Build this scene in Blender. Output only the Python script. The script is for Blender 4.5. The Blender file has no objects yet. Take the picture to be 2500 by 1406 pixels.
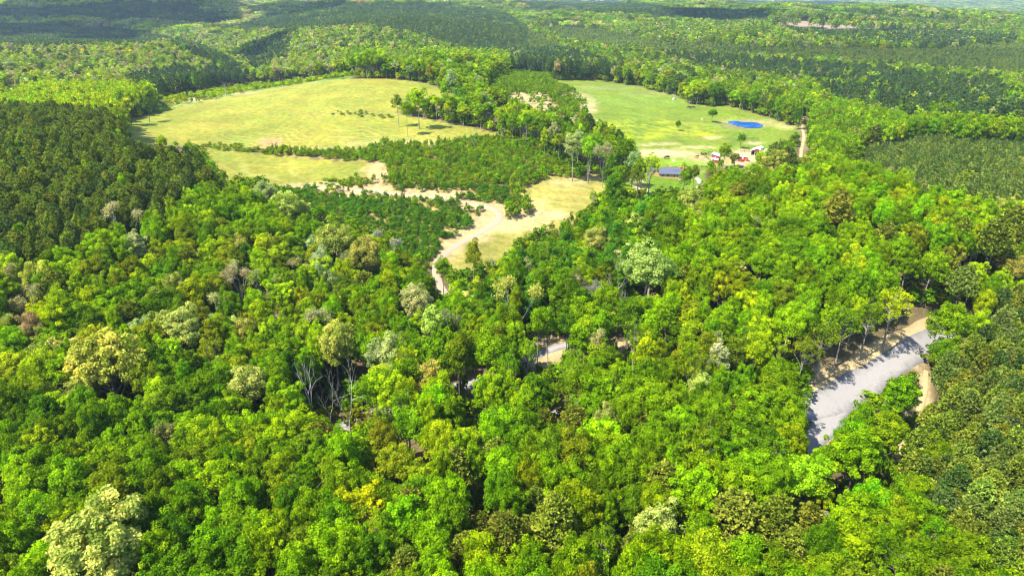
import bpy, math, random
import numpy as np
from mathutils import Vector

rs = np.random.RandomState(7)
random.seed(7)
scene = bpy.context.scene
COL = scene.collection

# ------------------------------------------------------------------ camera
CAM_Z = 95.0
PITCH = math.radians(24.6)
FPX = 1667.0                       # focal length in pixels of the 2500 px wide photograph
cam_d = bpy.data.cameras.new('camera')
cam_d.sensor_width = 36.0
cam_d.lens = 36.0 * FPX / 2500.0
cam_d.clip_start = 1.0
cam_d.clip_end = 40000.0
cam = bpy.data.objects.new('camera', cam_d)
COL.objects.link(cam)
cam.location = (0, 0, CAM_Z)
cam.rotation_euler = (math.pi / 2 - PITCH, 0, 0)
scene.camera = cam

# ------------------------------------------------------------------ sun and sky
SUN_EL = math.radians(56)
SUN_DIR = Vector((-0.86, -0.51, 0)).normalized()      # the side the sun stands on
to_sun = Vector((SUN_DIR.x * math.cos(SUN_EL), SUN_DIR.y * math.cos(SUN_EL), math.sin(SUN_EL)))
sd = bpy.data.lights.new('sun', 'SUN')
sd.energy = 5.0
sd.angle = math.radians(0.5)
sd.color = (1.0, 0.945, 0.82)
sun = bpy.data.objects.new('sun', sd)
COL.objects.link(sun)
sun.location = (0, 0, 300)
sun.rotation_euler = (-to_sun).to_track_quat('-Z', 'Y').to_euler()
world = bpy.data.worlds.new('World')
scene.world = world
world.use_nodes = True
wn = world.node_tree
for n in list(wn.nodes):
    wn.nodes.remove(n)
sky = wn.nodes.new('ShaderNodeTexSky')
sky.sky_type = 'NISHITA'
sky.sun_disc = False
sky.sun_elevation = SUN_EL
sky.sun_rotation = math.atan2(to_sun.x, to_sun.y)
sky.air_density = 1.0
sky.dust_density = 0.3
sky.ozone_density = 2.0
bg = wn.nodes.new('ShaderNodeBackground')
bg.inputs['Strength'].default_value = 0.15
wo = wn.nodes.new('ShaderNodeOutputWorld')
wn.links.new(sky.outputs[0], bg.inputs['Color'])
wn.links.new(bg.outputs[0], wo.inputs['Surface'])
scene.view_settings.view_transform = 'Standard'
scene.view_settings.look = 'None'
scene.view_settings.gamma = 1.0
scene.view_settings.use_curve_mapping = False
scene.view_settings.exposure = 1.5
scene.cycles.filter_width = 1.1
scene.cycles.max_bounces = 6
scene.cycles.diffuse_bounces = 3
scene.cycles.transmission_bounces = 3
scene.cycles.glossy_bounces = 2
scene.cycles.volume_bounces = 0

# ------------------------------------------------------------------ pixel <-> world helpers (used to lay the place out)
CP, SP = math.cos(PITCH), math.sin(PITCH)
def project(x, y, z):
    x = np.asarray(x, float); y = np.asarray(y, float); z = np.asarray(z, float) - CAM_Z
    depth = y * CP - z * SP
    up = y * SP + z * CP
    depth = np.where(depth < 1.0, 1.0, depth)
    return 1250 + FPX * x / depth, 703 - FPX * up / depth, depth

def ray(px, py):
    u = (np.asarray(px, float) - 1250) / FPX
    v = (703 - np.asarray(py, float)) / FPX
    return u, CP + v * SP, -SP + v * CP

# ------------------------------------------------------------------ terrain heights: control points (photo px, photo py, height)
CTRL = [(-200,1400,0),(600,1406,0),(1250,1406,0),(1900,1406,0),(2700,1406,-1),
 (-100,1100,1),(400,1100,0),(1000,1100,-1),(1500,1100,0),(2050,1040,0),(2500,1100,-2),
 (0,850,7),(300,850,4),(700,980,-4),(1000,950,-3),(1300,900,-1),(1700,880,3),(2100,900,2),(2300,800,3),(2600,900,-2),
 (0,650,16),(300,680,10),(600,700,4),(900,720,-3),(1150,700,-5),(1400,700,-3),(1700,700,8),(2000,690,14),(2300,700,13),(2600,720,4),
 (60,500,20),(250,470,20),(420,460,16),(600,500,8),(850,540,3),(1060,620,-4),(1230,540,-3),(1400,560,-4),(1600,540,2),(1800,560,12),(2100,530,17),(2400,540,15),(2650,540,8),
 (30,340,17),(250,330,19),(420,380,11),(700,450,5),(1000,440,5),(1200,430,6),(1380,470,0),(1560,460,0),(1640,425,1),(1820,450,-4),(2050,450,0),(2300,430,10),(2550,420,8),
 (330,300,11),(600,340,9),(860,330,12),(1100,320,12),(1300,340,9),(1480,380,4),(1700,360,0),(1820,303,-2),(1960,320,-3),(2150,340,2),(2400,320,8),(2650,320,8),
 (400,255,10),(600,240,13),(860,215,21),(1050,225,20),(1250,230,14),(1420,250,8),(1600,240,1),(1800,260,-1),(2100,250,-8),(2500,250,-6),
 (850,194,23),(1100,175,19),(1400,199,6),(1600,205,-2),
 (0,240,4),(200,200,-8),(400,190,-16),(600,180,-30),(800,160,-14),(1100,140,-12),(1350,160,-14),(1700,180,-14),(2100,190,-12),(2500,190,-8),
 (0,120,-2),(300,120,4),(450,130,0),(600,130,-42),(720,100,4),(950,90,8),(1150,90,6),(1400,110,-12),(1700,110,2),(2000,110,4),(2400,110,0),
 (0,62,-14),(300,70,-20),(560,72,-24),(750,50,12),(900,35,16),(1150,55,2),(1350,50,-10),(1600,60,0),(1900,66,8),(2100,66,8),(2400,72,2),
 (100,20,14),(350,14,22),(520,40,8),(640,20,-22),(850,12,20),(1150,20,8),(1600,22,10),(1900,28,8),(2250,42,4),(2420,55,0)]
# beyond the last ridge (world x, y, height)
CTRLW = [(-2600,4200,-10),(-1200,4200,-5),(0,4200,-40),(1300,4400,-95),(2200,4200,-110),(3600,4200,-110),(3300,3000,-70),(2100,2600,-60),
 (-6000,9000,20),(-3000,9000,30),(0,9000,10),(3000,9000,-40),(6000,9000,-60),(-5000,14000,60),(0,14000,60),(5000,14000,20),
 (-60,-45,0),(60,-45,0),(0,30,0),(-100,30,0),(100,30,0)]
S0, S1, NS = -1.02, 1.02, 430
W0, W1, NW = math.log(14.0), math.log(14060.0), 760
def sw(x, y):
    yy = np.maximum(np.asarray(y, float) + 60, 14.0)
    return np.asarray(x, float) / yy, np.log(yy)
cx, cy, cz = [], [], []
for (a, b, c) in CTRL:
    u, fy, fz = ray(a, b)
    t = (c - CAM_Z) / fz
    cx.append(float(u * t)); cy.append(float(fy * t)); cz.append(c)
for (a, b, c) in CTRLW:
    cx.append(a); cy.append(b); cz.append(c)
cs, cw = sw(cx, cy)
def kern(d2):
    return np.where(d2 > 1e-12, d2 * np.log(np.maximum(d2, 1e-12)) * 0.5, 0.0)
KS = 1.6
n = len(cs)
A = np.zeros((n + 3, n + 3))
d2 = (KS * (cs[:, None] - cs[None])) ** 2 + (cw[:, None] - cw[None]) ** 2
A[:n, :n] = kern(d2) + np.eye(n) * 0.004
A[:n, n] = 1; A[:n, n + 1] = cs; A[:n, n + 2] = cw
A[n:, :n] = A[:n, n:].T
coef = np.linalg.solve(A, np.concatenate([cz, [0, 0, 0]]))
gs = np.linspace(S0, S1, NS); gw = np.linspace(W0, W1, NW)
GS, GW = np.meshgrid(gs, gw)                       # rows = w
Hg = np.full(GS.shape, coef[n]) + coef[n + 1] * GS + coef[n + 2] * GW
for i in range(n):
    Hg += coef[i] * kern((KS * (GS - cs[i])) ** 2 + (GW - cw[i]) ** 2)
GY = np.exp(GW) - 60
GX = GS * (GY + 60)
def wave_noise(x, y, scale, seed, octaves=3):
    r = np.random.RandomState(seed)
    out = np.zeros_like(np.asarray(x, float)); amp = 1.0; k = 2 * math.pi / scale
    for o in range(octaves):
        for j in range(4):
            a = r.uniform(0, math.pi * 2); p = r.uniform(0, 6.28)
            kk = k * r.uniform(0.7, 1.4)
            out = out + amp * np.sin((np.cos(a) * x + np.sin(a) * y) * kk + p) / 4
        amp *= 0.55; k *= 2.1
    return out
farw = np.clip((GY - 800) / 900, 0, 1)
Hg = np.clip(Hg, -140, 88)
Hg += wave_noise(GX, GY, 90, 3) * 0.7
Hg += wave_noise(GX, GY, 620, 5) * 17 * farw
Hg = np.minimum(Hg, 70)
def height(x, y):
    s, w = sw(x, y)
    fs = np.clip((s - S0) / (S1 - S0) * (NS - 1), 0, NS - 1.001)
    fw = np.clip((w - W0) / (W1 - W0) * (NW - 1), 0, NW - 1.001)
    i = fs.astype(int); j = fw.astype(int); a = fs - i; b = fw - j
    return (Hg[j, i] * (1 - a) * (1 - b) + Hg[j, i + 1] * a * (1 - b) + Hg[j + 1, i] * (1 - a) * b + Hg[j + 1, i + 1] * a * b)
TT = np.exp(np.linspace(math.log(60), math.log(12000), 1600))
def ground_at(px, py, lift=0.0):
    """world point where the view ray through (px,py) meets the terrain raised by lift"""
    px = np.atleast_1d(np.asarray(px, float)); py = np.atleast_1d(np.asarray(py, float))
    out = np.zeros((len(px), 3))
    for k in range(len(px)):
        u, fy, fz = ray(px[k], py[k])
        X = u * TT; Y = fy * TT; Z = CAM_Z + fz * TT
        d = Z - height(X, Y) - (lift if np.isscalar(lift) else lift[k])
        hit = np.nonzero(d <= 0)[0]
        i = hit[0] if len(hit) else len(TT) - 1
        if i > 0 and len(hit):
            f = d[i - 1] / (d[i - 1] - d[i] + 1e-9)
            t = TT[i - 1] + (TT[i] - TT[i - 1]) * f
        else:
            t = TT[i]
        out[k] = (u * t, fy * t, height(u * t, fy * t))
    return out

# ------------------------------------------------------------------ region map of the layout
MX0, MY0, MSTEP = -700, -140, 4
MW, MH = (3200 - MX0) // MSTEP, (1900 - MY0) // MSTEP
def raster(poly, arr, val):
    P = np.array(poly, float)
    P = (P - (MX0, MY0)) / MSTEP
    x0, y0 = np.maximum(np.floor(P.min(0)).astype(int), 0)
    x1 = min(int(P[:, 0].max()) + 2, MW); y1 = min(int(P[:, 1].max()) + 2, MH)
    if x1 <= x0 or y1 <= y0: return
    X, Y = np.meshgrid(np.arange(x0, x1) + .5, np.arange(y0, y1) + .5)
    inside = np.zeros(X.shape, bool)
    m = len(P)
    for i in range(m):
        ax, ay = P[i]; bx, by = P[(i + 1) % m]
        if ay == by: continue
        c = ((ay > Y) != (by > Y)) & (X < (bx - ax) * (Y - ay) / (by - ay) + ax)
        inside ^= c
    arr[y0:y1, x0:x1][inside] = val
def look(arr, px, py, default=0):
    i = ((np.asarray(px) - MX0) / MSTEP).astype(int); j = ((np.asarray(py) - MY0) / MSTEP).astype(int)
    ok = (i >= 0) & (i < MW) & (j >= 0) & (j < MH)
    return np.where(ok, arr[np.clip(j, 0, MH - 1), np.clip(i, 0, MW - 1)], default)

# ground cover classes
FOREST, HAY, PASTURE, LAWN, CLEAR, DIRT, HAY2, CLEARCUT, SCRUB = range(9)
gmap = np.zeros((MH, MW), np.int16)
HAY_A = [(280,303),(330,345),(370,352),(500,364),(640,374),(700,377),(860,374),(960,354),(1100,350),(1195,338),(1230,330),(1130,308),(1000,284),(962,276),(985,270),(1080,264),(1150,248),(1050,206),(950,192),(850,191),(740,204),(620,224),(500,246),(380,274)]
HAY_B = [(480,362),(640,376),(800,390),(900,395),(942,412),(936,432),(880,446),(700,456),(640,462),(540,446)]
HAY_C = [(1255,476),(1345,430),(1480,440),(1500,470),(1440,522),(1330,517),(1285,492)]
MEADOW = [(1055,650),(1130,592),(1235,540),(1330,520),(1440,522),(1400,550),(1250,605),(1215,660),(1120,680)]
CLEAR_A = [(660,368),(860,372),(960,353),(1110,349),(1190,337),(1260,352),(1360,400),(1450,432),(1470,442),(1345,432),(1260,476),(1290,495),(1330,517),(1230,520),(1150,500),(1040,488),(900,470),(780,455),(880,446),(936,432),(935,405),(860,392),(700,380)]
CLEAR_B = [(640,462),(780,455),(900,470),(1040,488),(1150,500),(1235,515),(1235,540),(1130,592),(1055,650),(1000,640),(960,600),(860,562),(780,532),(700,492)]
CLEAR_C = [(1200,200),(1250,178),(1330,185),(1440,236),(1445,270),(1400,300),(1330,300),(1250,268),(1170,245)]
PAST = [(1340,198),(1460,197),(1560,211),(1655,238),(1685,256),(1790,262),(1890,290),(1955,318),(1935,345),(1890,372),(1850,400),(1745,410),(1700,440),(1690,470),(1600,482),(1480,478),(1500,440),(1545,420),(1560,395),(1545,360),(1480,320),(1430,300),(1440,260),(1400,225)]
SCR = [(360,246),(470,236),(560,214),(740,196),(860,184),(860,192),(740,205),(620,225),(500,247),(385,276)]
CUT = [(1882,50),(1960,53),(2060,60),(2150,66),(2400,71),(2400,75),(2180,75),(2060,71),(1960,69),(1900,62)]
SMALLF = [(0,198),(40,196),(60,208),(40,218),(0,218)]
for p, v in ((HAY_A,HAY),(HAY_B,HAY),(HAY_C,HAY2),(MEADOW,HAY2),(CLEAR_A,CLEAR),(CLEAR_B,CLEAR),(CLEAR_C,CLEAR),(PAST,PASTURE),(SCR,SCRUB),(CUT,CLEARCUT),(SMALLF,PASTURE)):
    raster(p, gmap, v)
raster([(1480,478),(1500,450),(1560,440),(1610,428),(1650,436),(1720,425),(1725,445),(1690,472),(1600,486)], gmap, LAWN)

# tree stand classes by where the crowns show
T_MIX, T_PINE, T_PLANT, T_FARPINE, T_TALL, T_SLIM, T_NONE, T_OLIVE, T_CONMIX = range(9)
tmap = np.zeros((MH, MW), np.int16)
raster([(1050,440),(1500,440),(1680,480),(1650,620),(1500,720),(1380,800),(1100,760),(1060,660),(900,640)], tmap, T_SLIM)
raster([(-600,280),(100,272),(250,280),(330,325),(460,350),(545,392),(550,430),(480,462),(432,520),(330,565),(260,592),(130,645),(60,665),(-300,640),(-600,600)], tmap, T_PINE)
raster([(2620,700),(2440,745),(2390,840),(2310,880),(2285,960),(2245,1100),(2215,1180),(2265,1270),(2350,1330),(2430,1440),(3100,1700),(3100,700)], tmap, T_PINE)
raster([(2055,400),(2100,340),(2250,308),(2420,318),(3000,325),(3000,540),(2500,520),(2340,502),(2260,490),(2200,442),(2090,425)], tmap, T_PLANT)
for poly in ([(540,66),(700,33),(800,10),(1100,8),(1250,40),(1385,122),(1300,130),(1130,122),(1040,90),(900,64),(700,76)],
             [(1300,60),(1450,67),(1600,95),(1900,110),(2250,116),(2480,100),(2700,110),(2700,190),(2400,178),(2000,143),(1700,131),(1500,118),(1375,96)],
             [(1250,3),(1500,3),(1640,18),(1880,28),(1882,56),(1780,58),(1600,42),(1450,35),(1300,24)],
             [(1900,18),(2200,36),(2460,58),(2440,66),(2200,48),(2000,34)],
             [(-600,66),(150,60),(370,76),(430,96),(350,113),(100,115),(-600,114)],
             [(-600,30),(60,24),(300,4),(450,4),(560,50),(545,66),(300,48),(100,44),(-600,60)]):
    raster(poly, tmap, T_FARPINE)
for poly in ([(1600,124),(1850,145),(2100,163),(2420,200),(2500,240),(2400,244),(2150,214),(1900,190),(1700,163)],
             [(300,190),(420,168),(600,170),(620,205),(500,212),(330,218)],
             [(1240,125),(1380,120),(1480,150),(1500,180),(1400,190),(1250,175)],
             [(590,140),(680,85),(720,92),(700,140),(620,175)],
             [(395,92),(470,104),(560,148),(605,172),(560,176),(450,128)],
             [(1990,205),(2500,250),(2700,300),(2500,300),(2200,290),(2050,250)],
             [(1900,62),(2200,66),(2480,90),(2480,100),(2250,115),(1950,85)]):
    raster(poly, tmap, T_CONMIX)
raster([(850,150),(960,130),(1150,150),(1260,180),(1240,225),(1150,240),(1080,205),(950,188),(860,188)], tmap, T_TALL)
raster([(955,228),(1150,236),(1250,262),(1340,298),(1440,325),(1560,362),(1565,430),(1500,440),(1380,400),(1240,350),(1180,335),(1080,302),(960,285)], tmap, T_TALL)
raster([(1280,760),(1700,780),(1950,850),(1960,900),(1700,910),(1500,900),(1300,850)], tmap, T_TALL)
raster([(860,860),(1000,870),(1250,840),(1290,920),(1100,930),(1000,960),(880,980),(820,990)], tmap, T_TALL)
raster([(-600,560),(60,665),(300,600),(700,600),(900,700),(800,830),(400,860),(-600,900)], tmap, T_OLIVE)
# openings in the canopy
omap = np.zeros((MH, MW), np.int16)
for poly in ([(2268,790),(2300,800),(2290,835),(2240,885),(2190,905),(2120,965),(2075,1010),(2050,1055),(1998,1082),(1962,1068),(1985,1030),(1975,985),(2040,925),(2075,880),(2150,850),(2230,805)],
             [(2232,900),(2285,905),(2288,1010),(2236,1022)],[(2170,1060),(2215,1060),(2212,1120),(2195,1160),(2165,1160),(2160,1110)],
             [(830,1015),(880,1000),(930,992),(930,1010),(880,1028),(835,1035)],[(1015,950),(1040,945),(1040,968),(1018,972)],[(1085,932),(1190,915),(1195,932),(1090,950)],
             [(1295,835),(1340,820),(1390,835),(1370,880),(1310,890)],[(1360,970),(1392,968),(1390,1008),(1355,1015)],
             [(1478,830),(1525,830),(1520,870),(1485,870)],[(2262,760),(2300,760),(2290,800),(2262,800)],[(1155,1082),(1175,1082),(1175,1115),(1158,1118)],
             [(1060,640),(1080,640),(1050,665)],[(1070,710),(1100,705),(1095,730),(1070,730)],[(1128,690),(1165,675),(1165,692),(1135,702)],
             [(1950,290),(1975,290),(1968,390),(1950,390)],[(1690,418),(1720,435),(1715,470),(1690,480),(1660,440)],
             [(1735,370),(1775,370),(1870,352),(1870,395),(1740,412)]):
    raster(poly, omap, 1)

# ------------------------------------------------------------------ materials
def new_mat(name):
    m = bpy.data.materials.new(name); m.use_nodes = True
    nt = m.node_tree
    for q in list(nt.nodes): nt.nodes.remove(q)
    return m, nt
def N(nt, t, **kw):
    q = nt.nodes.new(t)
    for k, v in kw.items():
        if k.startswith('i_'):
            q.inputs[k[2:].replace('_', ' ')].default_value = v
        else: setattr(q, k, v)
    return q
def simple(name, col, rough=0.8, noise=0.25, scale=3.0, metal=0.0):
    m, nt = new_mat(name)
    o = N(nt, 'ShaderNodeOutputMaterial'); b = N(nt, 'ShaderNodeBsdfPrincipled')
    b.inputs['Roughness'].default_value = rough; b.inputs['Metallic'].default_value = metal
    tc = N(nt, 'ShaderNodeTexCoord')
    nz = N(nt, 'ShaderNodeTexNoise'); nz.inputs['Scale'].default_value = scale; nz.inputs['Detail'].default_value = 5
    mr = N(nt, 'ShaderNodeMapRange'); mr.inputs['From Min'].default_value = .3; mr.inputs['From Max'].default_value = .7
    mr.inputs['To Min'].default_value = 1 - noise; mr.inputs['To Max'].default_value = 1 + noise
    mx = N(nt, 'ShaderNodeVectorMath', operation='SCALE'); mx.inputs[0].default_value = col[:3]
    nt.links.new(tc.outputs['Object'], nz.inputs['Vector']); nt.links.new(nz.outputs['Fac'], mr.inputs['Value'])
    nt.links.new(mr.outputs[0], mx.inputs['Scale']); nt.links.new(mx.outputs[0], b.inputs['Base Color'])
    nt.links.new(b.outputs[0], o.inputs['Surface'])
    return m
def leaf_mat(name, transl, var):
    m, nt = new_mat(name)
    o = N(nt, 'ShaderNodeOutputMaterial')
    at = N(nt, 'ShaderNodeAttribute', attribute_type='INSTANCER', attribute_name='tint')
    sh = N(nt, 'ShaderNodeAttribute', attribute_type='GEOMETRY', attribute_name='shade')
    mr = N(nt, 'ShaderNodeMapRange'); mr.inputs['To Min'].default_value = 1 - var; mr.inputs['To Max'].default_value = 1 + var
    nt.links.new(sh.outputs['Fac'], mr.inputs['Value'])
    sc = N(nt, 'ShaderNodeVectorMath', operation='SCALE')
    hv = N(nt, 'ShaderNodeMix', data_type='RGBA'); hv.inputs['A'].default_value = (.72, .98, .55, 1); hv.inputs['B'].default_value = (1.16, 1.02, 1.15, 1)
    nt.links.new(sh.outputs['Fac'], hv.inputs['Factor'])
    hm = N(nt, 'ShaderNodeVectorMath', operation='MULTIPLY'); nt.links.new(at.outputs['Color'], hm.inputs[0]); nt.links.new(hv.outputs['Result'], hm.inputs[1])
    nt.links.new(hm.outputs[0], sc.inputs[0]); nt.links.new(mr.outputs[0], sc.inputs['Scale'])
    d = N(nt, 'ShaderNodeBsdfDiffuse'); t = N(nt, 'ShaderNodeBsdfTranslucent')
    ty = N(nt, 'ShaderNodeVectorMath', operation='MULTIPLY'); ty.inputs[1].default_value = (1.25, 1.1, 0.6)
    nt.links.new(sc.outputs[0], d.inputs['Color']); nt.links.new(sc.outputs[0], ty.inputs[0]); nt.links.new(ty.outputs[0], t.inputs['Color'])
    mx = N(nt, 'ShaderNodeMixShader'); mx.inputs[0].default_value = transl
    nt.links.new(d.outputs[0], mx.inputs[1]); nt.links.new(t.outputs[0], mx.inputs[2])
    nt.links.new(mx.outputs[0], o.inputs['Surface'])
    return m
M_LEAF = leaf_mat('leaves', 0.48, 0.50)
M_NEEDLE = leaf_mat('needles', 0.30, 0.55)
M_BARK = simple('grey_bark', (0.21, 0.18, 0.145), 0.9, 0.35, 2.0)
M_BARKPINE = simple('pine_bark', (0.10, 0.082, 0.065), 0.9, 0.35, 2.0)
M_DEAD = simple('bare_wood', (0.40, 0.375, 0.335), 0.85, 0.3, 2.0)

# terrain material: vertex colour of the ground cover, broken up by noise, hay rows, bump
def ground_mat():
    m, nt = new_mat('ground_cover')
    o = N(nt, 'ShaderNodeOutputMaterial'); b = N(nt, 'ShaderNodeBsdfPrincipled'); b.inputs['Roughness'].default_value = 0.95
    b.inputs['Specular IOR Level'].default_value = 0.15
    at = N(nt, 'ShaderNodeAttribute', attribute_type='GEOMETRY', attribute_name='cover')
    ro = N(nt, 'ShaderNodeAttribute', attribute_type='GEOMETRY', attribute_name='rows')
    fl = N(nt, 'ShaderNodeAttribute', attribute_type='GEOMETRY', attribute_name='flowers')
    ge = N(nt, 'ShaderNodeNewGeometry')
    def noise(scale, detail=6, rough=.65):
        z = N(nt, 'ShaderNodeTexNoise'); z.inputs['Scale'].default_value = scale; z.inputs['Detail'].default_value = detail; z.inputs['Roughness'].default_value = rough
        nt.links.new(ge.outputs['Position'], z.inputs['Vector']); return z
    def rng(src, a, c, lo, hi):
        r = N(nt, 'ShaderNodeMapRange'); r.inputs['From Min'].default_value = a; r.inputs['From Max'].default_value = c
        r.inputs['To Min'].default_value = lo; r.inputs['To Max'].default_value = hi; nt.links.new(src, r.inputs['Value']); return r
    n1 = noise(0.35); n2 = noise(0.045, 4); n3 = noise(2.2, 4)
    f1 = rng(n1.outputs['Fac'], .3, .7, .68, 1.32); f2 = rng(n2.outputs['Fac'], .35, .65, .84, 1.16); f3 = rng(n3.outputs['Fac'], .3, .7, .72, 1.28)
    a = N(nt, 'ShaderNodeMath', operation='MULTIPLY'); nt.links.new(f1.outputs[0], a.inputs[0]); nt.links.new(f2.outputs[0], a.inputs[1])
    a2 = N(nt, 'ShaderNodeMath', operation='MULTIPLY'); nt.links.new(a.outputs[0], a2.inputs[0]); nt.links.new(f3.outputs[0], a2.inputs[1])
    sc = N(nt, 'ShaderNodeVectorMath', operation='SCALE'); nt.links.new(at.outputs['Color'], sc.inputs[0]); nt.links.new(a2.outputs[0], sc.inputs['Scale'])
    # cut hay lying in rows
    sepx = N(nt, 'ShaderNodeSeparateXYZ'); nt.links.new(ge.outputs['Position'], sepx.inputs[0])
    nd = noise(0.012, 3, .5)
    dist = N(nt, 'ShaderNodeVectorMath', operation='MULTIPLY_ADD')
    dist.inputs[1].default_value = (110, 90, 0); nt.links.new(nd.outputs['Color'], dist.inputs[0]); nt.links.new(ge.outputs['Position'], dist.inputs[2])
    wv = N(nt, 'ShaderNodeTexWave', wave_type='BANDS', bands_direction='DIAGONAL'); wv.inputs['Scale'].default_value = 0.075; wv.inputs['Distortion'].default_value = 1.2
    wv.inputs['Detail'].default_value = 2; wv.inputs['Detail Scale'].default_value = 0.6
    nt.links.new(dist.outputs[0], wv.inputs['Vector'])
    wr = rng(wv.outputs['Fac'], .45, .9, 0, 1)
    wm = N(nt, 'ShaderNodeMath', operation='MULTIPLY'); nt.links.new(wr.outputs[0], wm.inputs[0]); nt.links.new(ro.outputs['Fac'], wm.inputs[1])
    mx = N(nt, 'ShaderNodeMix', data_type='RGBA'); mx.inputs['B'].default_value = (0.36, 0.32, 0.10, 1)
    nt.links.new(wm.outputs[0], mx.inputs['Factor']); nt.links.new(sc.outputs[0], mx.inputs['A'])
    # yellow flowers
    fn = noise(0.09, 7, .75)
    fr = rng(fn.outputs['Fac'], .46, .60, 0, 1)
    fm = N(nt, 'ShaderNodeMath', operation='MULTIPLY'); nt.links.new(fr.outputs[0], fm.inputs[0]); nt.links.new(fl.outputs['Fac'], fm.inputs[1])
    mf = N(nt, 'ShaderNodeMix', data_type='RGBA'); mf.inputs['B'].default_value = (0.30, 0.31, 0.006, 1)
    nt.links.new(fm.outputs[0], mf.inputs['Factor']); nt.links.new(mx.outputs['Result'], mf.inputs['A'])
    nt.links.new(mf.outputs['Result'], b.inputs['Base Color'])
    bp = N(nt, 'ShaderNodeBump'); bp.inputs['Strength'].default_value = 0.6; bp.inputs['Distance'].default_value = 0.5
    nt.links.new(n3.outputs['Fac'], bp.inputs['Height']); nt.links.new(bp.outputs[0], b.inputs['Normal'])
    nt.links.new(b.outputs[0], o.inputs['Surface'])
    return m
M_GROUND = ground_mat()

# ------------------------------------------------------------------ mesh helpers
def raw_mesh(name, verts, faces, mats=(), face_mat=None, smooth=False):
    """verts (n,3); faces (m,k) array of equal size"""
    me = bpy.data.meshes.new(name)
    verts = np.asarray(verts, np.float32); faces = np.asarray(faces, np.int32)
    m, k = faces.shape
    me.vertices.add(len(verts)); me.vertices.foreach_set('co', verts.ravel())
    me.loops.add(m * k); me.loops.foreach_set('vertex_index', faces.ravel())
    me.polygons.add(m)
    me.polygons.foreach_set('loop_start', np.arange(0, m * k, k, dtype=np.int32))
    me.polygons.foreach_set('loop_total', np.full(m, k, np.int32))
    for q in mats: me.materials.append(q)
    if face_mat is not None: me.polygons.foreach_set('material_index', np.asarray(face_mat, np.int32))
    me.polygons.foreach_set('use_smooth', np.full(m, smooth))
    me.update(calc_edges=True)
    return me
def fattr(me, name, vals, domain='FACE'):
    a = me.attributes.new(name, 'FLOAT', domain); a.data.foreach_set('value', np.asarray(vals, np.float32))
def link(name, data, parent=None, loc=None):
    o = bpy.data.objects.new(name, data); COL.objects.link(o)
    if parent is not None: o.parent = parent
    if loc is not None: o.location = loc
    return o
def tag(o, label=None, cat=None, group=None, kind=None):
    if label: o['label'] = label
    if cat: o['category'] = cat
    if group: o['group'] = group
    if kind: o['kind'] = kind
    return o
class MB:
    def __init__(s): s.v = []; s.f = []
    def box(s, x0, x1, y0, y1, z0, z1):
        b = len(s.v)
        s.v += [(x0,y0,z0),(x1,y0,z0),(x1,y1,z0),(x0,y1,z0),(x0,y0,z1),(x1,y0,z1),(x1,y1,z1),(x0,y1,z1)]
        s.f += [(b,b+3,b+2,b+1),(b+4,b+5,b+6,b+7),(b,b+1,b+5,b+4),(b+1,b+2,b+6,b+5),(b+2,b+3,b+7,b+6),(b+3,b,b+4,b+7)]
        return s
    def poly(s, pts, faces):
        b = len(s.v); s.v += list(pts); s.f += [tuple(b + i for i in f) for f in faces]; return s
    def build(s, name, mat, parent=None, loc=None, bevel=0):
        me = bpy.data.meshes.new(name); me.from_pydata(s.v, [], s.f); me.materials.append(mat); me.update()
        return link(name, me, parent, loc)

# ------------------------------------------------------------------ ground sheets
gpx, gpy, gdep = project(GX, GY, Hg)
visible_side = GY > 40
cls = np.where(visible_side, look(gmap, gpx + wave_noise(GX, GY, 9, 21, 2) * 2.5, gpy), 0)
# points behind the crest project above it: keep fields in front only
cls = np.where((cls == HAY) & (GY > 900), FOREST, cls)
cls = np.where((cls == PASTURE) & (GY > 1000) & (gpx > 300), FOREST, cls)
COLS = {FOREST: (0.17, 0.125, 0.06), HAY: (0.305, 0.30, 0.036), PASTURE: (0.205, 0.275, 0.020), LAWN: (0.165, 0.27, 0.012), CLEAR: (0.42, 0.30, 0.10),
        DIRT: (0.5, 0.4, 0.22), HAY2: (0.335, 0.305, 0.06), CLEARCUT: (0.36, 0.26, 0.19), SCRUB: (0.27, 0.33, 0.07)}
cover = np.zeros(GX.shape + (3,))
for k, c in COLS.items(): cover[cls == k] = np.array(c) * (.58, .60, .58)
def blobs(lst, col, strength=1.0, soft=0.35):
    """(px,py,rx,ry): worn or coloured patches of ground at those places"""
    global cover
    for (bx, by, rx, ry) in lst:
        d = np.sqrt(((gpx - bx) / rx) ** 2 + ((gpy - by) / ry) ** 2) + wave_noise(GX, GY, 14, int(bx), 3) * 0.35
        w = np.clip((1 + soft - d) / (2 * soft), 0, 1) * strength
        w = np.where(visible_side, w, 0)[..., None]
        cover = cover * (1 - w) + np.array(col) * .72 * w
big = (wave_noise(GX, GY, 60, 31) + .8 * wave_noise(GX, GY, 17, 32))[..., None]
openland = np.isin(cls, (HAY, PASTURE, HAY2, SCRUB))[..., None]
cover = np.where(openland, cover * (1 + 0.11 * big * np.array((1.5, .5, 1.3))), cover)
DUST = (0.52, 0.39, 0.21)
blobs([(560,225,60,8),(430,247,40,6),(480,243,30,5)], DUST, .5)
blobs([(1640,377,70,9),(1710,392,60,10),(1600,372,50,8),(1540,392,22,14),(1860,388,30,12),(1820,380,40,14),(1790,398,50,10)], DUST, .75)
blobs([(1500,349,30,1.6),(1560,355,40,1.8),(1620,352,40,3),(1700,360,40,3),(1455,347,25,1.5),(1735,338,18,3),(1745,335,20,2),(1840,350,22,4),(1680,419,30,4),(1760,430,20,6)], DUST, .7)
blobs([(1818,304,54,11)], (0.24,0.19,0.10), .9)
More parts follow.
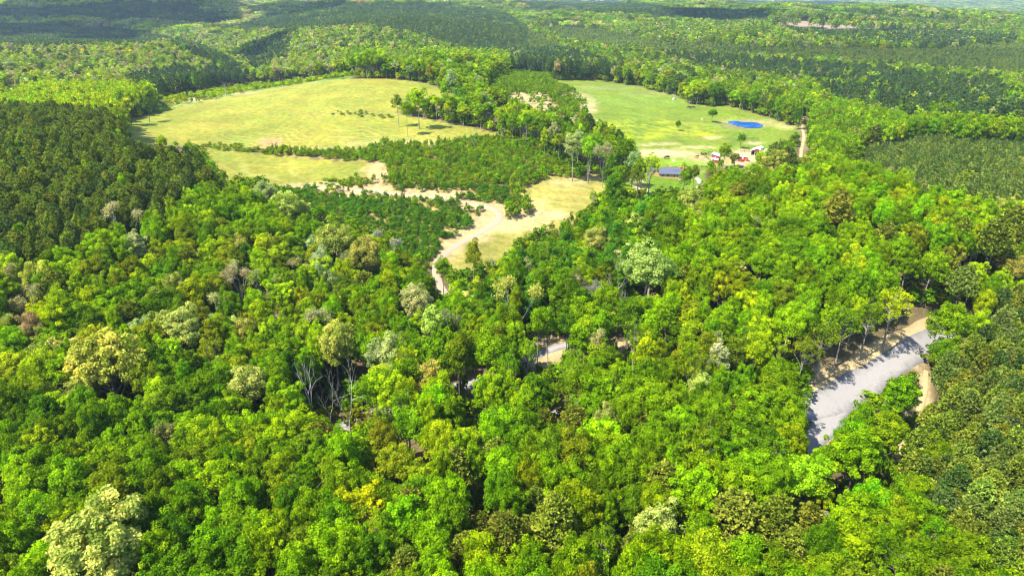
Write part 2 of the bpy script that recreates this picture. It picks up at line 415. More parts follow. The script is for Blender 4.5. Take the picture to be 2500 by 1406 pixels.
blobs([(1795,294,40,5),(1870,297,25,5),(1900,305,40,6),(1930,312,30,6),(1840,299,18,5)], (0.42,0.36,0.14), .5)
blobs([(1400,240,40,12),(1430,262,26,22),(1390,292,40,12),(1320,262,45,28),(1290,240,60,14)], (0.5,0.39,0.19), .75)
blobs([(1545,425,26,16),(1560,460,14,28),(1545,470,40,12)], DUST, .6)
blobs([(1260,540,80,26),(1340,525,60,10),(1185,545,60,24),(1150,575,50,18),(1100,610,30,22)], (0.50,0.38,0.18), .8)
blobs([(1000,478,180,12),(860,462,120,10),(740,458,90,9),(1180,506,80,9),(920,425,30,26),(890,445,50,8),(800,450,60,6)], (0.52,0.36,0.17), .85)
blobs([(1300,500,40,14),(1380,448,50,10),(1450,435,50,8)], (0.46,0.37,0.15), .6)
blobs([(660,347,28,12),(640,362,30,5)], (0.40,0.22,0.11), .7)
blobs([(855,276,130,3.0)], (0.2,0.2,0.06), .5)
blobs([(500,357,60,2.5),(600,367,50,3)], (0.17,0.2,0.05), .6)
blobs([(1195,250,60,10),(1000,350,160,7),(820,366,120,6)], (0.5,0.4,0.17), .5)
blobs([(1480,215,70,6),(1600,228,80,5)], (0.24,0.25,0.08), .5)
blobs([(1600,245,200,12)], (0.17,0.30,0.035), .3)
blobs([(1650,388,120,16)], (0.13,0.30,0.015), .0)
blobs([(1700,400,80,6),(1640,395,70,10)], (0.19,0.31,0.012), .7)
blobs([(2190,1120,26,60),(2250,960,24,60),(2170,870,80,30),(2030,950,70,50),(2060,1080,60,40),(1340,860,70,50),(1505,850,40,30),(1200,940,60,30)], (0.50,0.38,0.2), .8)
blobs([(1960,62,50,3),(2060,70,60,3),(1930,55,40,2)], (0.30,0.21,0.15), .8)
blobs([(1961,335,7,60)], (0.34,0.30,0.12), .4)
rows = np.zeros(GX.shape)
def mask(lst, soft=.4):
    out = np.zeros(GX.shape)
    for (bx, by, rx, ry) in lst:
        d = np.sqrt(((gpx - bx) / rx) ** 2 + ((gpy - by) / ry) ** 2)
        out = np.maximum(out, np.clip((1 + soft - d) / (2 * soft), 0, 1))
    return np.where(visible_side, out, 0)
rows = mask([(700,335,60,20),(880,328,70,20),(1040,335,110,12),(1370,480,120,34),(640,420,120,24),(600,345,90,18)]) * np.isin(cls, (HAY, HAY2)) * 0.26
rows = np.maximum(rows, 0.05 * (cls == HAY))
flowers = mask([(1640,312,75,10),(1540,308,60,16),(1560,330,60,12),(1700,325,60,10),(1480,318,40,12),(1600,300,40,8)], .6) * (cls == PASTURE)
flowers += mask([(1600,385,40,6)], .8) * (cls == PASTURE) * .6
cellcls = cls[:-1, :-1]
names = {FOREST: ('forest_floor',), HAY: ('hay_field',), HAY2: ('mown_meadow',), PASTURE: ('pasture',), LAWN: ('lawn',), CLEAR: ('clearing_ground',), CLEARCUT: ('felled_ground',), SCRUB: ('rough_grassland',)}
idx = np.arange(NS * NW).reshape(NW, NS)
quads = np.stack([idx[:-1, :-1], idx[:-1, 1:], idx[1:, 1:], idx[1:, :-1]], -1)
V = np.stack([GX, GY, Hg], -1).reshape(-1, 3)
# the pond bed dips below the water
pond_px = [(1776,299),(1792,295.5),(1801,295),(1812,297.5),(1828,297.5),(1840,299),(1852,302),(1862,307),(1858,310.5),(1846,312.5),(1828,312),(1808,309),(1790,304)]
pond_w = ground_at([p[0] for p in pond_px], [p[1] for p in pond_px])
POND_Z = float(np.min(pond_w[:, 2])) + 0.15
pts = []
for p in pond_px:
    u, fy, fz = ray(*p); t = (POND_Z - CAM_Z) / fz; pts.append((float(u * t), float(fy * t)))
pc = np.mean(pts, 0)
# smooth the outline
P2 = np.array(pts); K = len(P2); sm = []
for i in range(K):
    p0, p1, p2, p3 = P2[i - 1], P2[i], P2[(i + 1) % K], P2[(i + 2) % K]
    for t in np.linspace(0, 1, 6, endpoint=False):
        sm.append(.5 * ((2*p1) + (-p0+p2)*t + (2*p0-5*p1+4*p2-p3)*t*t + (-p0+3*p1-3*p2+p3)*t**3))
SM = np.array(sm)
ang = np.arctan2(SM[:, 1] - pc[1], (SM[:, 0] - pc[0])); rad = np.hypot(SM[:, 0] - pc[0], SM[:, 1] - pc[1])
o_ = np.argsort(ang); ang_s, rad_s = ang[o_], rad[o_]
va = np.arctan2(V[:, 1] - pc[1], V[:, 0] - pc[0]); vr = np.hypot(V[:, 0] - pc[0], V[:, 1] - pc[1])
rr = np.interp(va, ang_s, rad_s, period=2 * math.pi)
near = vr < 90
k_ = vr / rr
rim = np.clip((k_ - 1.0) / 0.9, 0, 1)
target = np.where(k_ < 1.0, POND_Z - 0.5, POND_Z + 0.12 + 0.0 * vr)
V[:, 2] = np.where(near, target * (1 - rim) + V[:, 2] * rim, V[:, 2])
Hg = V[:, 2].reshape(NW, NS)
ground_objs = {}
for k, (nm,) in names.items():
    sel = quads[cellcls == k]
    if not len(sel): continue
    used, inv = np.unique(sel, return_inverse=True)
    me = raw_mesh(nm, V[used], inv.reshape(-1, 4), (M_GROUND,), smooth=True)
    ca = me.attributes.new('cover', 'FLOAT_COLOR', 'POINT')
    cc = np.concatenate([cover.reshape(-1, 3)[used], np.ones((len(used), 1))], 1)
    ca.data.foreach_set('color', cc.astype(np.float32).ravel())
    fattr(me, 'rows', rows.reshape(-1)[used], 'POINT'); fattr(me, 'flowers', np.clip(flowers, 0, 1).reshape(-1)[used], 'POINT')
    ground_objs[k] = tag(link(nm, me), kind='structure')

# pond water
wm, nt = new_mat('pond_water')
o = N(nt, 'ShaderNodeOutputMaterial'); b = N(nt, 'ShaderNodeBsdfPrincipled')
b.inputs['Base Color'].default_value = (0.010, 0.055, 0.21, 1); b.inputs['Roughness'].default_value = 0.05; b.inputs['IOR'].default_value = 1.33
pn = N(nt, 'ShaderNodeTexNoise'); pn.inputs['Scale'].default_value = .16; pg = N(nt, 'ShaderNodeNewGeometry'); pr = N(nt, 'ShaderNodeValToRGB')
pr.color_ramp.elements[0].color = (.010, .055, .20, 1); pr.color_ramp.elements[0].position = .38; pr.color_ramp.elements[1].color = (.020, .105, .36, 1); pr.color_ramp.elements[1].position = .6  # reflected sky blue and darker reflection patches are painted into the water colour
nt.links.new(pg.outputs['Position'], pn.inputs['Vector']); nt.links.new(pn.outputs['Fac'], pr.inputs[0]); nt.links.new(pr.outputs[0], b.inputs['Base Color'])
nz = N(nt, 'ShaderNodeTexNoise'); nz.inputs['Scale'].default_value = 1.2; bp = N(nt, 'ShaderNodeBump'); bp.inputs['Strength'].default_value = 0.05
ge = N(nt, 'ShaderNodeNewGeometry'); nt.links.new(ge.outputs['Position'], nz.inputs['Vector']); nt.links.new(nz.outputs['Fac'], bp.inputs['Height']); nt.links.new(bp.outputs[0], b.inputs['Normal'])
nt.links.new(b.outputs[0], o.inputs['Surface'])
me = bpy.data.meshes.new('pond_water')
ring = [(float(x), float(y), POND_Z) for x, y in SM]
ring2 = [((x - pc[0]) * 1.04 + pc[0], (y - pc[1]) * 1.04 + pc[1], POND_Z) for x, y, _ in ring]
me.from_pydata(ring2 + [(float(pc[0]), float(pc[1]), POND_Z)], [], [(i, (i + 1) % len(ring2), len(ring2)) for i in range(len(ring2))])
me.materials.append(wm)
tag(link('pond_water', me), kind='structure')

# ------------------------------------------------------------------ gravel roads
def road_mat(name, c_mid, c_edge, wheel):
    m, nt = new_mat(name)
    o = N(nt, 'ShaderNodeOutputMaterial'); b = N(nt, 'ShaderNodeBsdfPrincipled'); b.inputs['Roughness'].default_value = 0.95
    at = N(nt, 'ShaderNodeAttribute', attribute_type='GEOMETRY', attribute_name='across')
    ge = N(nt, 'ShaderNodeNewGeometry')
    nz = N(nt, 'ShaderNodeTexNoise'); nz.inputs['Scale'].default_value = 0.55; nz.inputs['Detail'].default_value = 7
    n2 = N(nt, 'ShaderNodeTexNoise'); n2.inputs['Scale'].default_value = 5; n2.inputs['Detail'].default_value = 5
    nt.links.new(ge.outputs['Position'], nz.inputs['Vector']); nt.links.new(ge.outputs['Position'], n2.inputs['Vector'])
    ad = N(nt, 'ShaderNodeMath', operation='MULTIPLY_ADD'); ad.inputs[1].default_value = 0.7; nt.links.new(nz.outputs['Fac'], ad.inputs[0]); nt.links.new(at.outputs['Fac'], ad.inputs[2])
    cr = N(nt, 'ShaderNodeValToRGB'); cr.color_ramp.elements[0].position = 0.44; cr.color_ramp.elements[1].position = 0.82
    cr.color_ramp.elements[0].color = c_mid + (1,); cr.color_ramp.elements[1].color = c_edge + (1,)
    nt.links.new(ad.outputs[0], cr.inputs[0])
    mr = N(nt, 'ShaderNodeMapRange'); mr.inputs['From Min'].default_value = .3; mr.inputs['From Max'].default_value = .7; mr.inputs['To Min'].default_value = .82; mr.inputs['To Max'].default_value = 1.15
    nt.links.new(n2.outputs['Fac'], mr.inputs['Value'])
    sc = N(nt, 'ShaderNodeVectorMath', operation='SCALE'); nt.links.new(cr.outputs[0], sc.inputs[0]); nt.links.new(mr.outputs[0], sc.inputs['Scale'])
    nt.links.new(sc.outputs[0], b.inputs['Base Color']); nt.links.new(b.outputs[0], o.inputs['Surface'])
    return m
M_ROAD = road_mat('pale_gravel', (0.225, 0.21, 0.20), (0.115, 0.108, 0.105), 1)
M_TRACK = road_mat('dusty_track', (0.27, 0.215, 0.15), (0.30, 0.22, 0.12), 1)
M_SHOULDER = road_mat('sandy_verge', (0.34, 0.25, 0.12), (0.24, 0.18, 0.08), 1)
def ribbon(name, pix, widths, mat, lift=0.10, world_pts=None):
    pw = ground_at([p[0] for p in pix], [p[1] for p in pix])[:, :2] if world_pts is None else np.array(world_pts)
    if np.isscalar(widths): widths = [widths] * len(pw)
    seg = np.r_[0, np.cumsum(np.hypot(*np.diff(pw, axis=0).T))]
    tt = np.arange(0, seg[-1], 1.5)
    X = np.interp(tt, seg, pw[:, 0]); Y = np.interp(tt, seg, pw[:, 1]); Wd = np.interp(tt, seg, widths)
    for _ in range(30):
        X[1:-1] = (X[:-2] + 2 * X[1:-1] + X[2:]) / 4; Y[1:-1] = (Y[:-2] + 2 * Y[1:-1] + Y[2:]) / 4
    dx = np.gradient(X); dy = np.gradient(Y); L = np.hypot(dx, dy); nx, ny = -dy / L, dx / L
    cols = np.linspace(-1, 1, 9)
    wob = 1 + 0.10 * wave_noise(X, Y, 12, 5, 2)
    PX = X[:, None] + nx[:, None] * cols * Wd[:, None] * wob[:, None]; PY = Y[:, None] + ny[:, None] * cols * Wd[:, None] * wob[:, None]
    PZ = height(PX, PY) + lift * (1 - np.abs(cols) ** 6)[None] + 0.02
    # edges dive just under the soil
    PZ[:, 0] -= 0.12; PZ[:, -1] -= 0.12
    n_, c_ = PX.shape; id_ = np.arange(n_ * c_).reshape(n_, c_)
    q = np.stack([id_[:-1, :-1], id_[:-1, 1:], id_[1:, 1:], id_[1:, :-1]], -1).reshape(-1, 4)
    me = raw_mesh(name, np.stack([PX, PY, PZ], -1).reshape(-1, 3), q, (mat,), smooth=True)
    fattr(me, 'across', np.broadcast_to(np.abs(cols) ** 2 * .6, PX.shape).ravel(), 'POINT')
    tag(link(name, me), kind='structure')
    return np.stack([X, Y], -1), Wd
roads = []
MAIN = [(2420,770),(2330,800),(2260,838),(2200,872),(2130,920),(2070,955),(2020,995),(1975,1012),(1880,1005),(1790,992),(1690,985),(1580,975),(1470,978),(1380,992),(1330,1040),(1260,1080),(1170,1100),(1080,1150),(1000,1190),(940,1260)]
roads.append(ribbon('sandy_verge', [(2300,790),(2250,822),(2180,850),(2110,885),(2050,925)], [3, 4, 4, 4, 2.5], M_SHOULDER, 0.07))
roads.append(ribbon('gravel_road', MAIN, [2,3.0,3.6,3.9,4.2,4.9,4.4,3.8,2.4,2.2,2.2,2.2,2.2,2.6,2.4,2.2,2.2,2.2,2.2,2], M_ROAD, 0.2))
roads.append(ribbon('gravel_spur', [(2075,950),(2045,1010),(2010,1050),(1975,1085),(1950,1110)], [2.8,2.8,3.0,2.6,2.6], M_ROAD, 0.16))
roads.append(ribbon('gravel_track', [(800,1060),(850,1030),(930,1005),(1020,965),(1100,945),(1200,932),(1270,895),(1320,850),(1370,850),(1420,830)], [2.2,2.8,2.6,2.5,2.5,2.4,2.2,2.2,2.4,1.6], M_ROAD, 0.16))
roads.append(ribbon('dirt_track', [(780,458),(860,464),(960,472),(1060,484),(1130,493),(1190,503),(1225,516),(1232,530),(1205,550),(1165,570),(1120,595),(1080,622),(1058,645),(1070,690),(1085,720),(1140,760),(1250,800),(1320,830)], [1.2,1.3,1.4,1.4,1.5,1.6,1.8,1.9,1.8,1.7,1.6,1.6,1.6,1.6,1.5,1.5,1.5,1.5], M_TRACK, 0.12))
roads.append(ribbon('driveway', [(1655,418),(1675,422),(1695,428),(1708,438),(1712,450),(1700,470)], [2.2,1.8,1.8,1.8,1.8,1.6], road_mat('driveway_gravel', (0.30,0.26,0.20), (0.27,0.22,0.15), 1), 0.12))
roads.append(ribbon('farm_track', [(1950,270),(1961,290),(1958,310),(1964,335),(1957,360),(1955,385)], [1.0,1.3,.9,1.2,1.3,1.0], M_SHOULDER, 0.10))
roads.append(ribbon('sandy_path', [(2262,905),(2258,950),(2248,1000),(2215,1060),(2190,1110),(2180,1150)], [.8,1.1,.8,.9,1.0,.7], M_SHOULDER, 0.07))

# ground that the terrain itself hides is woodland, not field
slope = (Hg - CAM_Z) / np.maximum(GY, 1.0)
runmax = np.maximum.accumulate(np.where(GY > 40, slope, -9), axis=0)
hidden = (slope < runmax - 0.0015) & (GY > 60)
cls_vis = np.where(hidden, FOREST, cls)
def ground_class(x, y):
    s, w = sw(x, y)
    i = np.clip(np.round((s - S0) / (S1 - S0) * (NS - 1)).astype(int), 0, NS - 1)
    j = np.clip(np.round((w - W0) / (W1 - W0) * (NW - 1)).astype(int), 0, NW - 1)
    return cls_vis[j, i]

# ------------------------------------------------------------------ tree shapes
def unit(v): return v / np.maximum(np.linalg.norm(v, axis=-1, keepdims=True), 1e-9)
def leaf_quads(r, P, Nrm, size, aspect=0.75):
    """a bent four-cornered leaf spray at each point P, facing Nrm"""
    n = len(P)
    t = unit(np.cross(Nrm, unit(r.normal(size=(n, 3)))))
    b = np.cross(Nrm, t)
    s = (size * r.uniform(0.65, 1.3, n))[:, None] if np.isscalar(size) else (size * r.uniform(.65, 1.3, n))[:, None]
    a1 = P + t * s; a2 = P + b * s * aspect + Nrm * s * 0.25; a3 = P - t * s; a4 = P - b * s * aspect - Nrm * s * 0.15
    v = np.stack([a1, a2, a3, a4], 1).reshape(-1, 3)
    return v, np.arange(4 * n).reshape(n, 4)
def tubes(segs, sides=4):
    """segs: list of (p0, p1, r0, r1)"""
    V_, F_ = [], []; base = 0
    for (p0, p1, r0, r1) in segs:
        p0 = np.asarray(p0, float); p1 = np.asarray(p1, float); d = p1 - p0; d /= (np.linalg.norm(d) + 1e-9)
        a = np.cross(d, (0.3, 0.9, 0.1)); a /= np.linalg.norm(a); b_ = np.cross(d, a)
        th = np.arange(sides) * 2 * math.pi / sides
        ring = np.cos(th)[:, None] * a + np.sin(th)[:, None] * b_
        V_.append(p0 + ring * r0); V_.append(p1 + ring * r1)
        for i in range(sides):
            j = (i + 1) % sides
            F_.append((base + i, base + j, base + sides + j, base + sides + i))
        base += 2 * sides
    return np.concatenate(V_), np.array(F_)
def crown_broad(r, R, H, zb, ncl, per, size, lumps=1.0, rc=(0.22, 0.36), flat=1.0):
    zc = (zb + H) / 2 + (H - zb) * .02; hz = (H - zb) / 2
    ph = r.uniform(0, 6.28, 6)
    # even cover of the dome by golden-angle directions, then jitter
    k = np.arange(ncl) + .5
    cz_ = 1 - 1.45 * k / ncl
    th = k * 2.39996 + r.uniform(0, 6)
    rr_ = np.sqrt(np.maximum(1 - cz_ ** 2, 0.02))
    D = unit(np.stack([rr_ * np.cos(th), rr_ * np.sin(th), cz_], 1) + r.normal(scale=.16, size=(ncl, 3)))
    az = np.arctan2(D[:, 1], D[:, 0])
    lob = 1 + lumps * (0.13 * np.sin(2 * az + ph[0]) + 0.10 * np.sin(3 * az + ph[1]) + .10 * np.sin(5 * az + 3 * D[:, 2] + ph[2]))
    rad = r.uniform(0.62, 0.98, ncl) * lob
    C = D * rad[:, None] * np.array((R * .86, R * .86, hz * .9)) + np.array((0, 0, zc))
    inner = int(ncl * .25)
    Ci = unit(r.normal(size=(inner, 3))) * np.array((R, R, hz)) * r.uniform(.15, .5, inner)[:, None] + np.array((0, 0, zc + hz * .15))
    out = np.concatenate([D, unit(Ci - np.array((0, 0, zc)))]); C = np.concatenate([C, Ci])
    rcs = r.uniform(rc[0], rc[1], len(C)) * R
    n = len(C) * per
    ci = np.repeat(np.arange(len(C)), per)
    d = unit(r.normal(size=(n, 3)) + out[ci] * .55 + np.array((0, 0, .35)))
    P = C[ci] + d * (rcs[ci] * r.uniform(.55, 1.08, n))[:, None] * np.array((1, 1, .82 * flat))
    nr = unit(d * .8 + np.array((0, 0, .35)) + r.normal(scale=.55, size=(n, 3)))
    v, f = leaf_quads(r, P, nr, size)
    shade = np.clip(.5 + .22 * r.normal(size=n) + .22 * r.normal(size=len(C))[ci], 0, 1)
    return v, f, shade, C, rcs
def trunk_for(r, C, H, zb, r0, nlimb=14, lean=.5):
    segs = []; p = np.array((0., 0., -0.6)); npt = 6; top = H * .86
    pts = [p]
    for i in range(1, npt + 1):
        z = -0.6 + (top + .6) * i / npt
        pts.append(np.array((pts[-1][0] + r.normal(scale=.16) * lean, pts[-1][1] + r.normal(scale=.16) * lean, z)))
    for i in range(npt):
        segs.append((pts[i], pts[i + 1], r0 * (1 - .8 * i / npt), r0 * (1 - .8 * (i + 1) / npt)))
    for k in r.permutation(len(C))[:nlimb]:
        c = C[k]; z0 = max(zb * .75, c[2] - np.hypot(c[0], c[1]) * r.uniform(.8, 1.3)); z0 = min(z0, top * .95)
        tt = (z0 + .6) / (top + .6); i = min(int(tt * npt), npt - 1)
        s = pts[i] + (pts[i + 1] - pts[i]) * (tt * npt - i)
        m = (s + c) / 2 + np.array((0, 0, -.25)) + r.normal(scale=.25, size=3)
        rb = r0 * (1 - .8 * tt) * .55
        segs.append((s, m, rb, rb * .7)); segs.append((m, c, rb * .7, rb * .3))
    return tubes(segs, 4)
def crown_pine(r, R, H, zb, nt_, needles, size):
    """rounded-conical pine crown made of needle tufts at branch ends"""
    k = (np.arange(nt_) + .5) / nt_
    z = zb + (H - zb) * (1 - (1 - k) ** .85 * 1.0)
    prof = np.sqrt(np.clip(1 - k ** 2.3, 0, 1)) * (0.72 + .28 * np.minimum(k / .18, 1))
    th = np.arange(nt_) * 2.39996 + r.uniform(0, 6)
    ph = r.uniform(0, 6.28, 3)
    lob = 1 + .17 * np.sin(3 * th + ph[0] + k * 5) + .13 * np.sin(5 * th + ph[1] - k * 9)
    rad = R * prof * lob * r.uniform(.5, 1.0, nt_) ** .6
    C = np.stack([rad * np.cos(th), rad * np.sin(th), z + r.normal(scale=.25, size=nt_)], 1)
    o = unit(C - np.array((0, 0, 0)) * 1.0 - np.stack([0 * z, 0 * z, z - R * .7 * (1 + k)], 1))
    n = nt_ * needles; ci = np.repeat(np.arange(nt_), needles)
    d = unit(r.normal(size=(n, 3)) + o[ci] * .9 + np.array((0, 0, .3)))
    L = size * r.uniform(.7, 1.25, n)
    side = unit(np.cross(d, r.normal(size=(n, 3)))) * (L * .24)[:, None]
    p0 = C[ci] - d * (L * .15)[:, None]; p1 = C[ci] + d * L[:, None]
    m = (p0 * .45 + p1 * .55)
    v = np.stack([p0, m + side, p1, m - side], 1).reshape(-1, 3)
    f = np.arange(4 * n).reshape(n, 4)
    shade = np.clip(.5 + .2 * r.normal(size=n) + .25 * r.normal(size=nt_)[ci], 0, 1)
    return v, f, shade, C, None
def branch_tree(r, H, R, r0, depth=5, fork_at=.35, sides=4):
    segs = []; tips = []
    def grow(p, d, L, rad, lev):
        steps = 2
        for s in range(steps):
            d = d + r.normal(scale=.13, size=3); d /= np.linalg.norm(d)
            q = p + d * L / steps
            segs.append((p, q, rad, rad * .82)); p = q; rad *= .82
        if lev == 0 or rad < .012:
            tips.append(p); return
        nb = 2 if r.rand() < .55 else 3
        a0 = r.uniform(0, 6.28)
        for b_ in range(nb):
            a = a0 + b_ * 6.283 / nb + r.normal(scale=.3)
            side = np.array((math.cos(a), math.sin(a), 0.0))
            spread = r.uniform(.35, .75)
            nd = unit(d * (1 - spread * .4) + side * spread + np.array((0, 0, .18)))
            grow(p, nd, L * r.uniform(.62, .82), rad * r.uniform(.6, .78), lev - 1)
    grow(np.array((0., 0., -.5)), np.array((r.normal(scale=.08), r.normal(scale=.08), 1.)), H * fork_at, r0, depth)
    v, f = tubes(segs, sides)
    tips = np.array(tips)
    zmax = tips[:, 2].max(); rmax = np.percentile(np.hypot(tips[:, 0], tips[:, 1]), 90)
    sc_ = np.array((R / rmax, R / rmax, H / zmax))
    sc_ = np.minimum(sc_, 3)
    return v * sc_, f, tips * sc_

PROTO = {}     # name -> dict(r0, H0, crown mesh, trunk mesh, whole mesh)
pcol = bpy.data.collections.new('tree shapes')
def add_proto(key, R, H, tv, tf, lv, lf, shade, leafm, barkm):
    d = dict(R=R, H=H)
    d['trunk'] = raw_mesh('trunk', tv, tf, (barkm,), smooth=True)
    d['crown'] = None
    if lv is not None:
        d['crown'] = raw_mesh('crown', lv, lf, (leafm,)); fattr(d['crown'], 'shade', shade)
        me = raw_mesh('tree', np.concatenate([tv, lv]), np.concatenate([tf, lf + len(tv)]), (barkm, leafm), np.r_[np.zeros(len(tf)), np.ones(len(lf))])
        fattr(me, 'shade', np.r_[np.full(len(tf), .5), shade])
    else:
        me = raw_mesh('tree', tv, tf, (barkm,), smooth=True)
    d['whole'] = me
    PROTO[key] = d
def mk_broad(key, seed, R, H, zb, ncl, per, size, nl=14, r0=.28, **kw):
    r = np.random.RandomState(seed)
    v, f, sh, C, _ = crown_broad(r, R, H, zb, ncl, per, size, **kw)
    tv, tf = trunk_for(r, C, H, zb, r0, nl)
    add_proto(key, R, H, tv, tf, v, f, sh, M_LEAF, M_BARK)
for i in range(9):
    mk_broad('broad%d' % i, 100 + i, 4.5, 18, [6.5, 7.5, 8.5][i % 3], [96, 120, 84][i % 3], 104, .180, nl=20, lumps=[1.3, 1.8, 1.1][i % 3], rc=[(.14, .27), (.12, .23), (.16, .31)][i % 3])
mk_broad('grand0', 135, 8.0, 20, 7, 210, 100, .235, nl=40, r0=.4, lumps=1.2, rc=(.10, .17))
mk_broad('grand1', 136, 6.5, 18, 6, 150, 100, .225, nl=30, r0=.35, lumps=1.3, rc=(.12, .19))
for i in range(4):
    mk_broad('slim%d' % i, 140 + i, 3.0, 18, [4, 6, 5, 7][i], 70, 90, .17, lumps=1.4, rc=(.24, .38))
    mk_broad('tall%d' % i, 150 + i, 3.2, 19, [7.5, 9, 7, 10][i], 40, 85, .20, r0=.24, lumps=1.5, rc=(.26, .40))
for i in range(3):
    mk_broad('open%d' % i, 160 + i, 4.5, 18, 7.5, 46, 48, .17, nl=34, lumps=1.6, rc=(.14, .24), r0=.3)
for i in range(5):
    mk_broad('broadmid%d' % i, 170 + i, 4.5, 18, 3.5, 50, 30, .40, nl=5, lumps=1.3)
    mk_broad('tallmid%d' % i, 180 + i, 3.0, 19, 5.5, 30, 28, .40, nl=4, lumps=1.3, rc=(.28, .42))
    mk_broad('broadfar%d' % i, 190 + i, 4.5, 16, 4, 16, 12, .85, nl=0, lumps=1.4, rc=(.3, .45))
def mk_pine(key, seed, R, H, zb, nt_, ned, size, r0=.2, nl=10):
    r = np.random.RandomState(seed)
    v, f, sh, C, _ = crown_pine(r, R, H, zb, nt_, ned, size)
    tv, tf = trunk_for(r, C, H * 1.1, zb, r0, nl, .25)
    add_proto(key, R, H, tv, tf, v, f, sh, M_NEEDLE, M_BARKPINE)
for i in range(5):
    mk_pine('pine%d' % i, 200 + i, [2.9, 2.7, 3.1, 2.8, 3.0][i], 18, [9.5, 10.5, 9, 10, 11][i], 300, 15, .56)
    mk_pine('pinemid%d' % i, 210 + i, 2.8, 18, 7, 120, 9, .95, nl=0)
    mk_pine('pinefar%d' % i, 220 + i, 2.4, 14, 4, 34, 5, 1.7, nl=0)
for i in range(4):
    mk_pine('plant%d' % i, 230 + i, 1.6, 8, 1.5, 80, 8, .62, r0=.09, nl=0)
for i in range(4):
    r = np.random.RandomState(240 + i)
    v, f, sh, C, _ = crown_broad(r, 1.0, [2.6, 3.2, 2.2, 3.6][i], .2, 16, 16, .17, lumps=2.0, rc=(.3, .5))
    tv, tf = trunk_for(r, C, 2.4, .3, .04, 3, .1)
    add_proto('sapling%d' % i, 1.0, [2.6, 3.2, 2.2, 3.6][i], tv, tf, v, f, sh, M_LEAF, M_BARK)
for i in range(5):
    r = np.random.RandomState(250 + i)
    tv, tf, tips = branch_tree(r, 16, [4.2, 3.2, 4.8, 3.6, 4][i], .36, 6 if i < 4 else 5, [.30, .4, .22, .35, .3][i])
    add_proto('bare%d' % i, [4.2, 3.2, 4.8, 3.6, 4][i], 16, tv, tf, None, None, None, None, M_DEAD)
for i in range(3):      # trees whose buds are just opening: a haze of small leaves round pale twigs
    r = np.random.RandomState(260 + i)
    tv, tf, tips = branch_tree(r, 17, 4.2, .27, 6, [.26, .34, .3][i])
    tp = tips[r.randint(0, len(tips), 2600)] + r.normal(scale=.45, size=(2600, 3))
    v, f = leaf_quads(r, tp, unit(r.normal(size=(2600, 3)) + np.array((0, 0, .7))), .15)
    add_proto('bud%d' % i, 4.2, 17, tv, tf, v, f, r.uniform(0, 1, 2600), M_LEAF, M_DEAD)
print('protos tris', sum(2 * len(p['whole'].polygons) for p in PROTO.values()))

TINT = {'deep green': (.098, .185, .004), 'green': (.150, .262, .003), 'bright green': (.198, .330, .002), 'lime green': (.285, .390, .004),
        'yellow green': (.29, .40, .009), 'olive green': (.190, .240, .009), 'golden': (.31, .35, .010), 'cream': (.34, .375, .075), 'pale grey green': (.30, .35, .135),
        'tan': (.31, .29, .125), 'pine green': (.185, .240, .026), 'dark pine': (.085, .135, .026), 'olive brown': (.175, .200, .020), 'dusky pine': (.145, .195, .036),
        'far pine': (.066, .112, .040), 'blue green': (.080, .190, .010), 'rusty': (.36, .15, .04), 'grey': (.34, .32, .27)}
PAL = {T_MIX: [('deep green', 16), ('green', 28), ('bright green', 28), ('lime green', 15), ('yellow green', 2), ('olive green', 4), ('cream', .6), ('olive brown', 2.0)],
       T_OLIVE: [('deep green', 12), ('green', 20), ('bright green', 14), ('lime green', 24), ('yellow green', 9), ('olive green', 16), ('cream', 4.5), ('pale grey green', 5), ('tan', 3), ('olive brown', 5)],
       T_SLIM: [('deep green', 28), ('blue green', 28), ('green', 28), ('bright green', 7), ('lime green', 4), ('cream', 1), ('tan', 1), ('pale grey green', 2)],
       T_TALL: [('green', 30), ('bright green', 20), ('lime green', 20), ('deep green', 16), ('olive green', 10), ('pale grey green', 5), ('yellow green', 4)]}
FARMIX = [('deep green', 22), ('green', 22), ('bright green', 10), ('lime green', 12), ('yellow green', 4), ('olive green', 16), ('tan', 6), ('pale grey green', 6), ('cream', 2), ('dark pine', 16), ('dusky pine', 14)]
FARLEFT = [('green', 8), ('lime green', 14), ('yellow green', 16), ('olive green', 20), ('tan', 16), ('pale grey green', 12), ('cream', 4), ('dark pine', 8), ('dusky pine', 8), ('bright green', 4)]
LIME = [('lime green', 40), ('yellow green', 26), ('bright green', 18), ('golden', 5), ('olive green', 8), ('olive brown', 5)]
def pick(r, pal, n):
    nm = [p[0] for p in pal]; w = np.array([p[1] for p in pal], float)
    return np.array(nm, dtype=object)[r.choice(len(nm), n, p=w / w.sum())]

